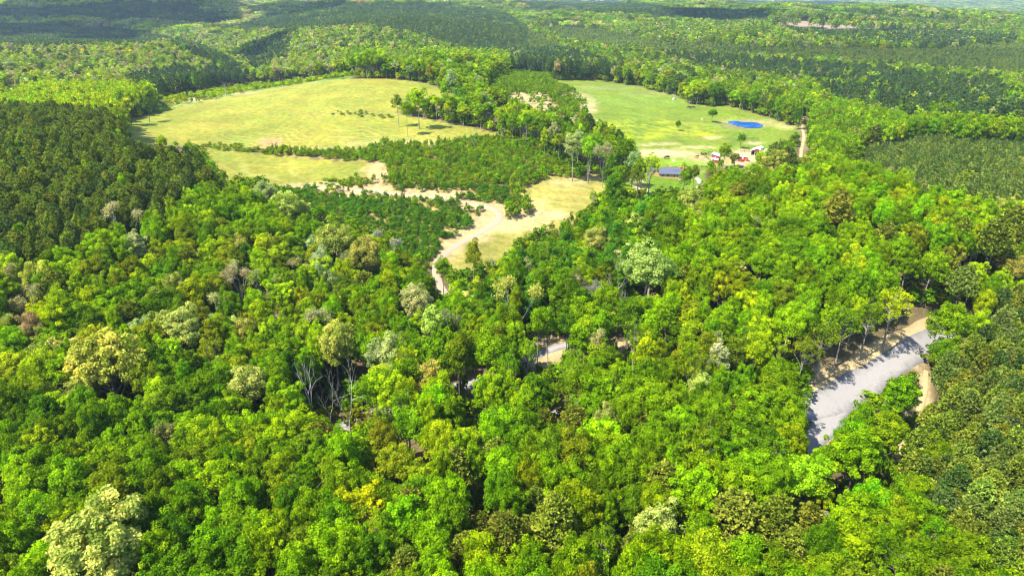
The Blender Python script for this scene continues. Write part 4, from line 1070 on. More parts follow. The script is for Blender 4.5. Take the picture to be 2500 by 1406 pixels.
# ------------------------------------------------------------------ labels: by colour, and by the places and standout trees they stand next to
LAND = [(2130,925,'the gravel road bend'),(2020,1060,'the gravel spur'),(890,1025,'the lower gravel track'),(1100,945,'the gravel track'),(1330,860,'the sandy clearing'),
        (1230,520,'the dirt track bend'),(1075,625,'the dirt track foot'),(1820,303,'the pond'),(1640,420,'the brick house'),(1748,388,'the red barn'),(1850,368,'the white-roofed barn'),
        (1370,480,'the small hay field'),(1150,640,'the lower meadow'),(880,500,'the lower sapling clearing'),(1150,400,'the upper sapling clearing'),(1330,260,'the far sapling slope'),
        (540,430,'the near hay field corner'),(285,300,'the far hay field corner'),(740,980,'the dark hollow'),(2240,980,'the sandy path'),(2180,1110,'the sandy path end'),
        (2100,430,'the plantation corner'),(2480,400,'the plantation edge'),(10,1390,'the bottom-left corner'),(2490,1390,'the bottom-right corner'),(650,1400,'the bottom edge'),
        (1650,1400,'the bottom olive pines'),(10,1120,'the lower left edge'),(10,620,'the middle left edge'),(2490,900,'the lower right edge'),(2490,740,'the middle right edge'),(10,330,'the upper left edge'),
        (2150,620,'the bright hill'),(1950,330,'the farm track'),(850,523,'the white clearing rock'),(1160,338,'the bare corner tree'),(1010,440,'the trackside bushes'),(700,500,'the pale clearing-edge tree'),(1180,540,'the bare orange soil'),(2060,400,'the plantation tip'),(2300,330,'the far plantation side'),(2450,480,'the near plantation side'),(2192,436,'the cream plantation-corner tree')]
SHORT = {'huge cream tree with twiggy crown':'the huge cream tree','very wide cream-yellow domed tree':'the very wide cream-yellow dome','tall bare dead tree with a single pale trunk':'the tall dead tree','wide cream-white tree':'the wide cream-white tree',
         'cream-yellow dome standing behind':'the cream-yellow dome','golden lime tree with wide crown':'the golden pair','cream-yellow round tree in front of':'the cream-yellow round tree','big lime-yellow tree':'the big lime-yellow tree',
         'broad greyish olive pine':'the bare-limbed pine','golden tree on the outer edge':'the golden slope tree','narrow golden tree':'the narrow golden tree','lime dome with flat':'the lime umbrella-shaped dome',
         'cream-yellow round tree just before':'the round cream tree','small white dome':'the small white dome','golden tree at the outer edge':'the golden edge tree',
         'thinly leaved tree with a pale leaning':'the pale leaning trunk','bright green tree filling the fork':'the road fork tree','tall whitish budding tree':'the tall whitish budding tree',
         'olive pine at the bottom edge':'the lone olive pine','olive-brown pine close':'the junction olive pine','pinkish white budding':'the pinkish white tree','yellow-green tree alone inside':'the lone yellow-green tree',
         'bright green tree inside the dark':'the lone bright green tree','round pale cream tree beside':'the round pale tree','dusky brown-green':'the dusky valley tree','pale yellow tree with bent':'the pale yellow bent tree',
         'thin grey dead tree inside':'the thin dead tree','cream tree in the valley below':'the cream valley tree','slanting pale cream':'the slanting cream tree','dead grey twiggy tree between':'the dead roadside tree','wide bright green tree below':'the wide spur tree'}
for t in ind:
    if t['hero'] and t['label']:
        for s_, nm in SHORT.items():
            if t['label'].startswith(s_): LAND.append((t['px'], t['py'], nm)); break
LP = np.array([(a, b) for a, b, _ in LAND], float)
ORD = ['', 'second ', 'third ', 'fourth ', 'fifth ', 'sixth ', 'seventh ', 'eighth ', 'ninth ', 'tenth ', 'eleventh ', 'twelfth ', 'thirteenth ', 'fourteenth ', 'fifteenth ', 'sixteenth ', 'seventeenth ', 'eighteenth ', 'nineteenth ', 'twentieth '] + ['twenty-%s ' % q for q in 'first second third fourth fifth sixth seventh eighth ninth'.split()] + ['thirtieth '] + ['thirty-%s ' % q for q in 'first second third fourth fifth sixth seventh eighth ninth'.split()]
CN = {'pale grey green': 'grey-green', 'pine green': 'olive green', 'dark pine': 'blackish green', 'dusky pine': 'dusky green', 'olive brown': 'olive brown', 'blue green': 'dark green', 'grey': 'grey'}
KN = {'broadleaf_tree': 'leafy tree', 'pine_tree': 'pine', 'budding_tree': 'budding tree', 'bare_tree': 'bare tree', 'young_pine': 'young pine', 'sapling': 'sapling'}
used = {}
for t in ind:
    if t['label']:
        used[t['label']] = 1; continue
    d = np.hypot(LP[:, 0] - t['px'], (LP[:, 1] - t['py']))
    o_ = np.argsort(d); A_ = o_[0]
    v = np.array((t['px'], t['py'])) - LP[A_]
    if v[1] > .8 * abs(v[0]): rel = 'in front of'
    elif v[1] < -.8 * abs(v[0]): rel = 'behind'
    else: rel = 'beside'
    # the landmark it stands towards
    best, bb = None, 1e9
    for k in range(len(LAND)):
        if k == A_: continue
        wv_ = LP[k] - LP[A_]; L_ = np.linalg.norm(wv_) + 1e-6
        cosang = float(np.dot(v, wv_) / (L_ * (np.linalg.norm(v) + 1e-6)))
        cost = L_ * (2.2 - cosang)
        if cosang > .2 and cost < bb: best, bb = k, cost
    B_ = best if best is not None else o_[1]
    t['lk'] = (CN.get(t['col'], t['col']), KN[t['kind']], rel, A_, B_); t['ld'] = d[A_]
grp = {}
for t in ind:
    if not t['label']: grp.setdefault(t['lk'], []).append(t)
for key, lst in grp.items():
    lst.sort(key=lambda t: t['ld'])
    c0, k0, rel, A_, B_ = key
    for i, t in enumerate(lst):
        form = {'tall': 'tall-stemmed ', 'slim': 'slim ', 'open': 'thinly leaved '}.get(t['fam'], '')
        o1 = ORD[i] if i < len(ORD) else 'further '
        a_ = LAND[A_][2]; b_ = LAND[B_][2]
        lab = f"{o1}{c0} {k0} {rel} {a_}, towards {b_}"
        if len(lab.split()) + len(form.split()) <= 15 and form: lab = f"{o1}{form}{c0} {k0} {rel} {a_}, towards {b_}"
        if len(lab.split()) > 16: lab = lab.replace('the very wide', 'the wide').replace('tall-stemmed ', '').replace('thinly leaved ', '')
        if len(lab.split()) > 16: lab = lab.replace(' leafy tree', ' tree').replace(' budding tree', ' tree').replace('towards ', 'near ')
        if len(lab.split()) > 16: lab = lab.replace(', near the ', ', near ').replace(', towards the ', ', towards ')
        if len(lab.split()) > 16: lab = lab.replace(' towards ', ' by ').replace('the wide cream-yellow dome', 'the wide dome')
        t['label'] = lab.strip()
for t in ind:
    if t['kind'] == 'sapling':
        t['zone'] = 'lower clearing' if t['py'] > 455 and t['px'] < 1240 else ('upper clearing' if t['px'] < 1480 and t['py'] > 320 else 'far slopes and field edges')
CAT = {'broadleaf_tree': 'tree', 'pine_tree': 'pine tree', 'budding_tree': 'tree', 'bare_tree': 'bare tree', 'young_pine': 'young pine', 'sapling': 'sapling'}
GRP = {'broadleaf_tree': 'leafy green trees of the woods', 'pine_tree': 'pines of the woods', 'budding_tree': 'pale budding trees of the woods', 'bare_tree': 'leafless trees', 'young_pine': 'young pines of the plantation'}
counts = {}
for t in ind:
    k = t['kind']; fam = t['fam']
    if fam == 'plant': keys = ['plant%d' % i for i in range(4)]
    elif fam == 'sapling': keys = ['sapling%d' % i for i in range(4)]
    else: keys = F_NAMES[fam]
    P_ = PROTO[keys[rc_.randint(len(keys))]]
    tn = tint_of(t['col'], rc_) if t['kind'] not in ('bare_tree',) else np.array(TINT['grey'])
    sc_ = (t['R'] / P_['R'], t['R'] / P_['R'], t['H'] / P_['H'])
    rz = rc_.uniform(0, 6.283)
    if k in ('young_pine', 'sapling'):
        o = link(k, P_['whole']); o['tint'] = [float(v) for v in tn]
    else:
        o = bpy.data.objects.new(k, None); o.empty_display_size = 2; COL.objects.link(o)
        tr = link('trunk', P_['trunk'], o); tr['tint'] = [.3, .27, .22]
        if P_['crown'] is not None:
            cr = link('crown', P_['crown'], o); cr['tint'] = [float(v) for v in tn]
    o.location = (t['x'], t['y'], t['z'] - .1); o.rotation_euler = (rc_.normal(scale=.03), rc_.normal(scale=.03), rz); o.scale = sc_
    tag(o, t['label'], CAT[k], GRP.get(k) or ('saplings of the ' + t['zone']))

# the rest of the woods, by stand
def forest(name, items, keys_fn, kind='stuff'):
    if not items: return
    n = len(items)
    protos = sorted({k for t in items for k in keys_fn(t)})
    c = bpy.data.collections.new(name + ' shapes')
    for i, k in enumerate(protos):
        oo = bpy.data.objects.new('shape_%02d' % i, PROTO[k]['whole']); c.objects.link(oo)
    pid = {k: i for i, k in enumerate(protos)}
    me = bpy.data.meshes.new(name)
    me.vertices.add(n)
    pos = np.array([(t['x'], t['y'], t['z'] - .1) for t in items], np.float32)
    me.vertices.foreach_set('co', pos.ravel())
    which, scl, tin = [], [], []
    for t in items:
        ks = keys_fn(t); k = ks[rc_.randint(len(ks))]; P_ = PROTO[k]
        which.append(pid[k]); scl.append((t['R'] / P_['R'], t['R'] / P_['R'], t['H'] / P_['H'])); tin.append(tint_of(t['col'], rc_))
    a = me.attributes.new('which', 'INT', 'POINT'); a.data.foreach_set('value', np.array(which, np.int32))
    a = me.attributes.new('size', 'FLOAT_VECTOR', 'POINT'); a.data.foreach_set('vector', np.array(scl, np.float32).ravel())
    a = me.attributes.new('tint', 'FLOAT_VECTOR', 'POINT'); a.data.foreach_set('vector', np.array(tin, np.float32).ravel())
    a = me.attributes.new('turn', 'FLOAT_VECTOR', 'POINT')
    tv = np.zeros((n, 3), np.float32); tv[:, 2] = rc_.uniform(0, 6.283, n); tv[:, :2] = rc_.normal(scale=.03, size=(n, 2)); a.data.foreach_set('vector', tv.ravel())
    o = link(name, me)
    ng = bpy.data.node_groups.new(name, 'GeometryNodeTree')
    ng.interface.new_socket('Geometry', in_out='INPUT', socket_type='NodeSocketGeometry'); ng.interface.new_socket('Geometry', in_out='OUTPUT', socket_type='NodeSocketGeometry')
    gi = ng.nodes.new('NodeGroupInput'); go = ng.nodes.new('NodeGroupOutput'); ip = ng.nodes.new('GeometryNodeInstanceOnPoints')
    ci = ng.nodes.new('GeometryNodeCollectionInfo'); ci.inputs['Collection'].default_value = c; ci.inputs['Separate Children'].default_value = True; ci.inputs['Reset Children'].default_value = True
    def na(nm, ty):
        q = ng.nodes.new('GeometryNodeInputNamedAttribute'); q.data_type = ty; q.inputs['Name'].default_value = nm
        return [s for s in q.outputs if s.enabled and s.name == 'Attribute'][0]
    L = ng.links.new
    L(gi.outputs[0], ip.inputs['Points']); L(ci.outputs[0], ip.inputs['Instance']); ip.inputs['Pick Instance'].default_value = True
    L(na('which', 'INT'), ip.inputs['Instance Index']); L(na('turn', 'FLOAT_VECTOR'), ip.inputs['Rotation']); L(na('size', 'FLOAT_VECTOR'), ip.inputs['Scale'])
    L(ip.outputs[0], go.inputs[0])
    md = o.modifiers.new('trees', 'NODES'); md.node_group = ng
    tag(o, kind=kind)
    return o
def lod(t):
    f = t['fam']; d = t['dep']
    if f == 'shrub': return ['sapling%d' % i for i in range(4)]
    if f in ('sapling', 'plant'): return [f + '%d' % i for i in range(4)]
    if f in ('bare', 'bud'): return F_NAMES[f] if d < 700 else ['broadmid0', 'broadmid1']
    if f in ('broad', 'open'): return F_NAMES[f] if d < 330 else ['broadmid%d' % i for i in range(5)]
    if f in ('slim',): return F_NAMES[f] if d < 330 else ['tallmid%d' % i for i in range(5)]
    if f == 'tall': return F_NAMES[f] if d < 560 else ['tallmid%d' % i for i in range(5)]
    if f == 'pine': return F_NAMES[f] if d < 380 else ['pinemid%d' % i for i in range(5)]
    if f == 'broadmid' and d > 900: return ['broadfar%d' % i for i in range(5)]
    if f == 'pinemid' and d > 900: return ['pinefar%d' % i for i in range(5)]
    return [f + '%d' % i for i in range(5)]
sets = {}
for t in mass:
    f = t['fam']
    nm = {'sapling': 'sapling_undergrowth', 'shrub': 'forest_undergrowth', 'plant': 'young_pine_plantation_foliage', 'pine': 'pine_woods', 'pinemid': 'distant_pine_woods', 'broadmid': 'distant_broadleaf_woods', 'tallmid': 'distant_broadleaf_woods'}.get(f, 'broadleaf_woods')
    sets.setdefault(nm, []).append(t)
for nm, items in sets.items(): forest(nm, items, lod)

# beyond 1450 m: clumps of crowns
r = np.random.RandomState(300)
def mk_clump(key, seed, pine):
    rr2 = np.random.RandomState(seed); VV, FF, SS = [], [], []; b0 = 0
    for q in range(16 if not pine else 30):
        src = PROTO[('pinefar%d' if pine else 'broadfar%d') % rr2.randint(5)]['crown']
        co = np.empty(len(src.vertices) * 3, np.float32); src.vertices.foreach_get('co', co); co = co.reshape(-1, 3)
        rad = 15 * math.sqrt((q + .5) / (16 if not pine else 30)); th = q * 2.39996
        a = rr2.uniform(0, 6.28); s = rr2.uniform(.75, 1.15)
        c2 = np.stack([co[:, 0] * math.cos(a) - co[:, 1] * math.sin(a), co[:, 0] * math.sin(a) + co[:, 1] * math.cos(a), co[:, 2]], 1) * s
        c2 += (rad * math.cos(th) + rr2.normal(), rad * math.sin(th) + rr2.normal(), 0)
        keepq = np.arange(len(co) // 4)[rr2.rand(len(co) // 4) < .6]
        vi = (keepq[:, None] * 4 + np.arange(4)).ravel()
        VV.append(c2[vi]); FF.append(np.arange(len(vi)).reshape(-1, 4) + b0); b0 += len(vi)
        SS.append(np.clip(rr2.normal(.5, .12, len(keepq)) + rr2.normal(0, .28), 0, 1))
    tv, tf = tubes([((0, 0, -1), (0, 0, 6), .3, .2)], 4)
    add_proto(key, 15, 16, tv, tf, np.concatenate(VV), np.concatenate(FF), np.concatenate(SS), M_NEEDLE if pine else M_LEAF, M_BARK)
for i in range(4): mk_clump('clumpbroad%d' % i, 400 + i, False); mk_clump('clumppine%d' % i, 410 + i, True)
items = []
for (s, ya, yb, scl_) in ((21, 1450, 3200, 1.0), (34, 3200, 7500, 1.7)):
    P = grid_points(s, ya, yb, r)
    x, y = P[:, 0], P[:, 1]; z = height(x, y); a, b, dep = project(x, y, z + 8)
    k = (a > -120) & (a < 2620) & (b > -80)
    k &= np.isin(ground_class(x, y), (FOREST,))
    _, ty_, _ = project(x, y, z + 13); k &= (look(gmap, a, b) == 0) & (look(gmap, a, ty_) == 0)
    x, y, z, a, b, dep = (q[k] for q in (x, y, z, a, b, dep))
    tc = look(tmap, a, b); n = len(x)
    pinem = np.isin(tc, (T_FARPINE, T_CONMIX)) | (r.rand(n) < .15) | (wave_noise(x, y, 500, 8) > .9)
    cc = pick(r, FARMIX, n); lf = a < 900; cc[lf] = pick(r, FARLEFT, int(lf.sum()))
    cc[pinem] = pick(r, [('far pine', 75), ('dusky pine', 15), ('dark pine', 15)], int(pinem.sum()))
    for i in range(n):
        items.append(dict(x=x[i], y=y[i], z=z[i], R=15 * scl_ * .95, H=(11.5 if tc[i] == T_FARPINE else 14) * scl_ ** .3, col=cc[i], fam='c', pine=bool(pinem[i])))
forest('far_woods', items, lambda t: ['clumppine%d' % i for i in range(4)] if t['pine'] else ['clumpbroad%d' % i for i in range(4)])
print('far clumps', len(items))

# ------------------------------------------------------------------ farm buildings
def spot(px, py): return ground_at(px, py)[0]
def paint(name, col, **k): return simple(name, col, **k)
M_RED = simple('barn_red', (0.42, 0.022, 0.03), .7, .22, 1.2); M_TIN = simple('tin_roof', (0.36, 0.38, 0.45), .45, .12, .8, .2); M_WHITE = simple('white_roof', (0.62, 0.63, 0.66), .5, .06, .8)
M_SLATE = simple('slate_shingle', (0.065, 0.07, 0.11), .75, .25, 3); M_BRICK = simple('tan_brick', (0.42, 0.27, 0.12), .9, .18, 4); M_GLASS = simple('window_glass', (0.02, 0.025, 0.035), .15, .1, 1)
M_TRIM = simple('white_trim', (0.55, 0.54, 0.52), .6, .05, 1); M_DARK = simple('dark_inside', (0.02, 0.02, 0.03), .9, .1, 1); M_RUST = simple('rust_roof', (0.42, 0.13, 0.06), .8, .25, 1.5)
M_POST = simple('weathered_post', (0.10, 0.09, 0.06), .9, .3, 2); M_COW = simple('black_hide', (0.012, 0.011, 0.013), .7, .2, 2); M_BROWNCOW = simple('brown_hide', (0.14, 0.06, 0.03), .7, .2, 2)
def slab(name, pts, th, mat, parent):
    """a roof plane: four corners with thickness th below"""
    p = [Vector(q) for q in pts]; n = (p[1] - p[0]).cross(p[-1] - p[0]).normalized()
    if n.z < 0: n = -n
    top = [tuple(q) for q in p]; bot = [tuple(q - n * th) for q in p]; k = len(p)
    f = [tuple(range(k)), tuple(range(2 * k - 1, k - 1, -1))] + [(i, (i + 1) % k, k + (i + 1) % k, k + i) for i in range(k)]
    m = MB(); m.poly(top + bot, f); return m.build(name, mat, parent)
def root(name, px, py, rz, label, cat, group=None, dz=0):
    g = spot(px, py)
    o = bpy.data.objects.new(name, None); COL.objects.link(o); o.location = (g[0], g[1], g[2] + dz); o.rotation_euler = (0, 0, rz); o.scale = (.88, .88, .88)
    return tag(o, label, cat, group)
def openbox(w, d, h, t=.15):
    m = MB()
    m.box(-w/2, w/2, -d/2, -d/2 + t, -.6, h); m.box(-w/2, w/2, d/2 - t, d/2, -.6, h); m.box(-w/2, -w/2 + t, -d/2 + t, d/2 - t, -.6, h); m.box(w/2 - t, w/2, -d/2 + t, d/2 - t, -.6, h)
    return m
# brick house: hipped slate roof, wing with a gable on its near side, chimney, windows, porch
hs = root('brick_house', 1640, 431, math.radians(-6), 'low tan brick house with a dark slate hipped roof on the lawn', 'house')
W_, D_, Hh_ = 15.0, 8.5, 2.7
openbox(W_, D_, Hh_).build('wall', M_BRICK, hs)
e = .7; X0, X1, Y0, Y1 = -W_/2 - e, W_/2 + e, -D_/2 - e, D_/2 + e; ze = Hh_ + .02; zr = Hh_ + 2.7
rx0, rx1 = X0 + 3.0, X1 - 4.6
rf = MB(); rf.poly([(X0,Y0,ze),(X1,Y0,ze),(X1,Y1,ze),(X0,Y1,ze),(rx0,0,zr),(rx1,0,zr),(X0,Y0,ze-.18),(X1,Y0,ze-.18),(X1,Y1,ze-.18),(X0,Y1,ze-.18)],
   [(0,1,5,4),(1,2,5),(2,3,4,5),(3,0,4),(0,6,7,1),(1,7,8,2),(2,8,9,3),(3,9,6,0),(9,8,7,6)])
roofo = rf.build('roof', M_SLATE, hs)
MB().box(-1.6, -.7, .2, 1.1, zr - 1.2, zr + .9).build('chimney', M_BRICK, roofo)
for k, x in enumerate((0.6, 1.9, 3.2)): MB().box(x, x + .22, -2.6, -2.4, ze + 1.2, ze + 1.75).build('roof_vent', M_DARK, roofo)
# wing on the tree side
wg = MB(); wx0, wx1, wy0, wy1 = -12.2, -7.52, -1.5, 5.0
wg.box(wx0, wx1, wy0, wy1, -.6, 2.7); wg.poly([(wx0, wy0 - .002, 2.7), (wx1, wy0 - .002, 2.7), ((wx0 + wx1) / 2, wy0 - .002, 4.6), (wx0, wy1, 2.7), (wx1, wy1, 2.7), ((wx0 + wx1) / 2, wy1, 4.6)], [(0,1,2),(3,5,4),(0,2,5,3),(1,4,5,2)])
wgo = wg.build('wing', M_BRICK, hs)
mxw = (wx0 + wx1) / 2
slab('wing_roof', [(wx0 - .5, wy0 - .6, 2.35), (mxw, wy0 - .6, 4.78), (mxw, wy1 + .4, 4.78), (wx0 - .5, wy1 + .4, 2.35)], .16, M_SLATE, wgo)
slab('wing_roof', [(mxw + .005, wy0 - .6, 4.78), (wx1 + .5, wy0 - .6, 2.45), (wx1 + .5, wy1 + .4, 2.45), (mxw + .005, wy1 + .4, 4.78)], .16, M_SLATE, wgo)
for x, w, z0 in ((-6.2, 1.1, 1.0), (-3.4, 1.2, 1.0), (0.2, 1.2, .8), (2.3, 1.0, .8), (6.2, .9, 1.0)):
    f = MB().box(x, x + w, -D_/2 - .06, -D_/2 + .02, z0, z0 + 1.25).build('window', M_TRIM, hs)
    MB().box(x + .1, x + w - .1, -D_/2 - .09, -D_/2 - .062, z0 + .1, z0 + 1.15).build('pane', M_GLASS, f)
dr = MB().box(4.1, 5.1, -D_/2 - .07, -D_/2 + .02, .05, 2.15).build('door', M_RED, hs); MB().box(4.95, 5.03, -D_/2 - .13, -D_/2 - .072, 1.0, 1.1).build('handle', M_DARK, dr)
MB().box(3.6, 7.6, -D_/2 - 2.0, -D_/2 - .08, -.5, .12).build('porch', M_TRIM, hs)
def gable_roof(w, d, h, rise, ov, mat, parent, name='roof', th=.14):
    a = slab(name, [(-w/2 - ov, -d/2 - ov, h - ov * rise / (w/2)), (0, -d/2 - ov, h + rise), (0, d/2 + ov, h + rise), (-w/2 - ov, d/2 + ov, h - ov * rise / (w/2))], th, mat, parent)
    b = slab(name, [(.004, -d/2 - ov, h + rise), (w/2 + ov, -d/2 - ov, h - ov * rise / (w/2)), (w/2 + ov, d/2 + ov, h - ov * rise / (w/2)), (.004, d/2 + ov, h + rise)], th, mat, parent)
    return a, b
def gables(w, d, h, rise, mat, parent):
    for y0, y1 in ((-d/2, -d/2 + .15), (d/2 - .15, d/2)):
        m = MB(); m.poly([(-w/2, y0, h + .003), (w/2, y0, h + .003), (0, y0, h + rise - .16), (-w/2, y1, h + .003), (w/2, y1, h + .003), (0, y1, h + rise - .16)], [(0,1,2),(3,5,4),(0,3,4,1),(1,4,5,2),(2,5,3,0)]); m.build('gable', mat, parent)
# white-roofed open-fronted barn with a red gable
wb = root('open_barn', 1851, 378, math.radians(-32), 'open-fronted barn with a white roof and red gable by the woods', 'barn')
w, d, h, rise = 8.2, 9.0, 3.3, 1.9
m = MB(); m.box(-w/2, -w/2 + .15, -d/2 + .2, d/2, -.6, h); m.box(w/2 - .15, w/2, -d/2 + .2, d/2, -.6, h); m.box(-w/2 + .15, w/2 - .15, d/2 - .15, d/2, -.6, h); m.build('wall', M_TRIM, wb)
gables(w, d, h, rise, M_RED, wb)
for x in (-w/2 + .12, -w/6, w/6, w/2 - .12): MB().box(x - .1, x + .1, -d/2 - .02, -d/2 + .18, -.6, h).build('post', M_TRIM, wb)
MB().box(-w/2 + .2, w/2 - .2, -.4, -.25, -.6, h - .3).build('interior_shade_panel', M_DARK, wb)  # near-black panel stands in for the shade behind the open front
gable_roof(w, d, h, rise, .55, M_WHITE, wb)
# red barn with tin roof and a white-roofed lean-to
rb = root('red_barn', 1747, 394, math.radians(-28), 'bright red barn with a grey tin roof and white-roofed lean-to', 'barn')
openbox(4.6, 6.0, 4.2).build('wall', M_RED, rb)
slab('roof', [(-2.6, -3.5, 5.3), (2.9, -3.5, 4.15), (2.9, 3.4, 4.15), (-2.6, 3.4, 5.3)], .14, M_TIN, rb)
m = MB(); m.poly([(-2.3,-3.0,4.203),(2.3,-3.0,4.203),(-2.3,-3.0,5.08),(-2.3,3.0,4.203),(2.3,3.0,4.203),(-2.3,3.0,5.08)], [(0,1,2),(3,5,4),(0,2,5,3),(1,4,5,2),(0,3,4,1)]); m.build('upper_wall', M_RED, rb)
lt = MB().box(-1.9, 2.2, -5.0, -3.02, -.8, 2.0).build('lean_to', M_RED, rb)
slab('lean_to_roof', [(-2.2, -5.4, 2.05), (2.5, -5.4, 2.05), (2.5, -3.03, 2.75), (-2.2, -3.03, 2.75)], .1, M_WHITE, lt)
MB().box(-.1, .15, -3.06, -3.003, .3, 4.1).build('corner_trim', M_TRIM, rb)
dd = MB().box(2.302, 2.36, -1.3, 1.3, -.1, 3.0).build('barn_door', M_DARK, rb)
# middle barn half hidden by trees
mb = root('middle_barn', 1797, 392, math.radians(-10), 'red barn with a grey roof, half hidden behind the dusky tree', 'barn')
openbox(6.5, 5, 2.8).build('wall', M_RED, mb); gables(6.5, 5, 2.8, 1.3, M_RED, mb); gable_roof(6.5, 5, 2.8, 1.3, .4, M_TIN, mb); MB().box(-.9, .9, -2.56, -2.502, -.2, 2.1).build('barn_door', M_TRIM, mb)
# small red shed
ss = root('red_shed', 1820, 393, math.radians(-14), 'small orange-red shed with a flat grey roof beside pale gravel', 'shed')
openbox(2.6, 2.8, 2.5).build('wall', M_RED, ss); slab('roof', [(-1.6, -1.7, 2.9), (1.6, -1.7, 2.55), (1.6, 1.7, 2.55), (-1.6, 1.7, 2.9)], .12, M_TIN, ss); MB().box(-.5, .4, -1.44, -1.402, -.1, 1.9).build('door', M_RUST, ss)
gs_ = root('garden_shed', 1667, 417, math.radians(-42), 'little red shed with a rust-orange gable roof behind the house', 'shed')
openbox(3.0, 2.6, 1.7).build('wall', M_RED, gs_); gables(3.0, 2.6, 1.7, 1.1, M_RED, gs_); gable_roof(3.0, 2.6, 1.7, 1.1, .3, M_RUST, gs_); MB().box(-.45, .45, -1.34, -1.302, -.1, 1.5).build('door', M_DARK, gs_)
# distant pale shed at the small far field
# white field shelter in the pasture
fs = root('field_shelter', 1646, 245, .3, 'tiny whitish shelter far up the pasture near the wood edge', 'shelter')
openbox(3.0, 2.2, 1.3, .1).build('wall', M_TRIM, fs); gable_roof(3.0, 2.2, 1.3, .6, .2, simple('pink_tin', (.5, .36, .33), .6), fs)

# fences: posts and rails
def fence(label, pix, gap_=2.6, h=1.25):
    P = ground_at([p[0] for p in pix], [p[1] for p in pix])[:, :2]
    seg = np.r_[0, np.cumsum(np.hypot(*np.diff(P, axis=0).T))]; L_ = seg[-1]; n = max(2, int(L_ / gap_))
    t = np.linspace(0, L_, n + 1); X = np.interp(t, seg, P[:, 0]); Y = np.interp(t, seg, P[:, 1]); Z = height(X, Y)
    o = bpy.data.objects.new('wooden_fence', None); COL.objects.link(o); o.location = (X[0], Y[0], Z[0]); tag(o, label, 'fence', 'wooden fences round the farm')
    pm = MB().box(-.09, .09, -.09, .09, -.3, h); me = bpy.data.meshes.new('post'); me.from_pydata(pm.v, [], pm.f); me.materials.append(M_POST)
    for i in range(n + 1):
        link('post', me, o, (X[i] - X[0], Y[i] - Y[0], Z[i] - Z[0]))
    for zz in (.45, .95):
        m = MB()
        for i in range(n):
            a = Vector((X[i] - X[0], Y[i] - Y[0], Z[i] - Z[0] + zz)); b = Vector((X[i+1] - X[0], Y[i+1] - Y[0], Z[i+1] - Z[0] + zz))
            dd_ = (b - a).normalized(); s_ = Vector((-dd_.y, dd_.x, 0)) * .04
            m.poly([a - s_ - Vector((0,0,.07)), b - s_ - Vector((0,0,.07)), b - s_ + Vector((0,0,.07)), a - s_ + Vector((0,0,.07)), a + s_ - Vector((0,0,.07)), b + s_ - Vector((0,0,.07)), b + s_ + Vector((0,0,.07)), a + s_ + Vector((0,0,.07))], [(0,1,2,3),(7,6,5,4),(3,2,6,7),(0,4,5,1)])
        m.build('rail', M_POST, o)
fence('dark wooden fence running from the driveway tree to the barn wood', [(1701, 408), (1722, 409), (1745, 408)])
fence('weedy fence curving down beside the red barn lean-to', [(1719, 383), (1727, 388), (1736, 394), (1744, 399)])
fence('overgrown fence joining the back of the red barn', [(1724, 378), (1731, 374), (1741, 374)])
fence('dark fence between the small gravel shed and the open barn', [(1808, 373), (1820, 371), (1831, 371)])
fence('fence along the back lawn behind the house roof', [(1628, 409), (1640, 411), (1652, 412)])
fence('faint fence in the upper pasture past the small lone tree', [(1825, 340), (1838, 340), (1851, 341)])

# cattle: each a continuous body
def cow(px, py, rz, mat, label, s=1.0, head_down=True):
    g = spot(px, py)
    bm = bpy.data.meshes.new('cow'); 
    vs = [(0,0,1.05),(.55,0,1.05),(1.0,0,1.1),(-.55,0,1.05),(-.95,0,1.08),(1.35,0,.85 if head_down else 1.45),(1.62,0,.4 if head_down else 1.6),(1.85,0,.22 if head_down else 1.5),
          (.75,.22,.7),(.78,.22,.38),(.76,.22,.04),(.75,-.22,.7),(.84,-.22,.38),(.88,-.22,.04),(-.8,.22,.7),(-.92,.22,.4),(-.84,.22,.04),(-.8,-.22,.7),(-.86,-.22,.4),(-.72,-.22,.04),(-1.12,0,.95),(-1.16,0,.45),
          (1.5,.22,.55 if head_down else 1.68),(1.5,-.22,.55 if head_down else 1.68)]
    es = [(0,1),(1,2),(0,3),(3,4),(2,5),(5,6),(6,7),(1,8),(8,9),(9,10),(1,11),(11,12),(12,13),(4,14),(14,15),(15,16),(4,17),(17,18),(18,19),(4,20),(20,21),(6,22),(6,23)]
    rad = [.40,.40,.30,.40,.34,.19,.16,.09,.14,.08,.06,.14,.08,.06,.16,.09,.06,.16,.09,.06,.05,.035,.05,.05]
    bm.from_pydata(vs, es, [])
    o = link('cow', bm, None, (g[0], g[1], g[2])); o.rotation_euler = (0, 0, rz); o.scale = (s, s, s)
    sk = o.modifiers.new('skin', 'SKIN')
    for v, rr3 in zip(bm.skin_vertices[0].data, rad): v.radius = (rr3, rr3)
    bm.skin_vertices[0].data[0].use_root = True
    o.modifiers.new('smooth', 'SUBSURF').levels = 1; o.modifiers['smooth'].render_levels = 1
    bm.materials.append(mat); tag(o, label, 'cow', 'cattle in the pasture')
cow(1627, 388, .3, M_COW, 'black cow grazing on the bright green lawn behind the house', 1.25)
cow(1714, 378.5, 2.0, M_COW, 'small black cow on the worn ground, farther from the red barn', .9, False)
cow(1720, 378.5, .4, M_COW, 'small black cow on the worn ground, closer to the red barn', .9)
cow(1701, 385, .6, M_BROWNCOW, 'brown cow on the worn ground between lawn and barn fence')
cow(1680, 265, .1, M_COW, 'dark cow high in the pasture, first of three from the shelter', 1.1)
cow(1685, 265, 3.0, M_COW, 'dark cow high in the pasture, middle one of three', 1.1, False)
cow(1692, 265, .2, M_COW, 'dark cow high in the pasture, closest to the wood of the three', 1.1)

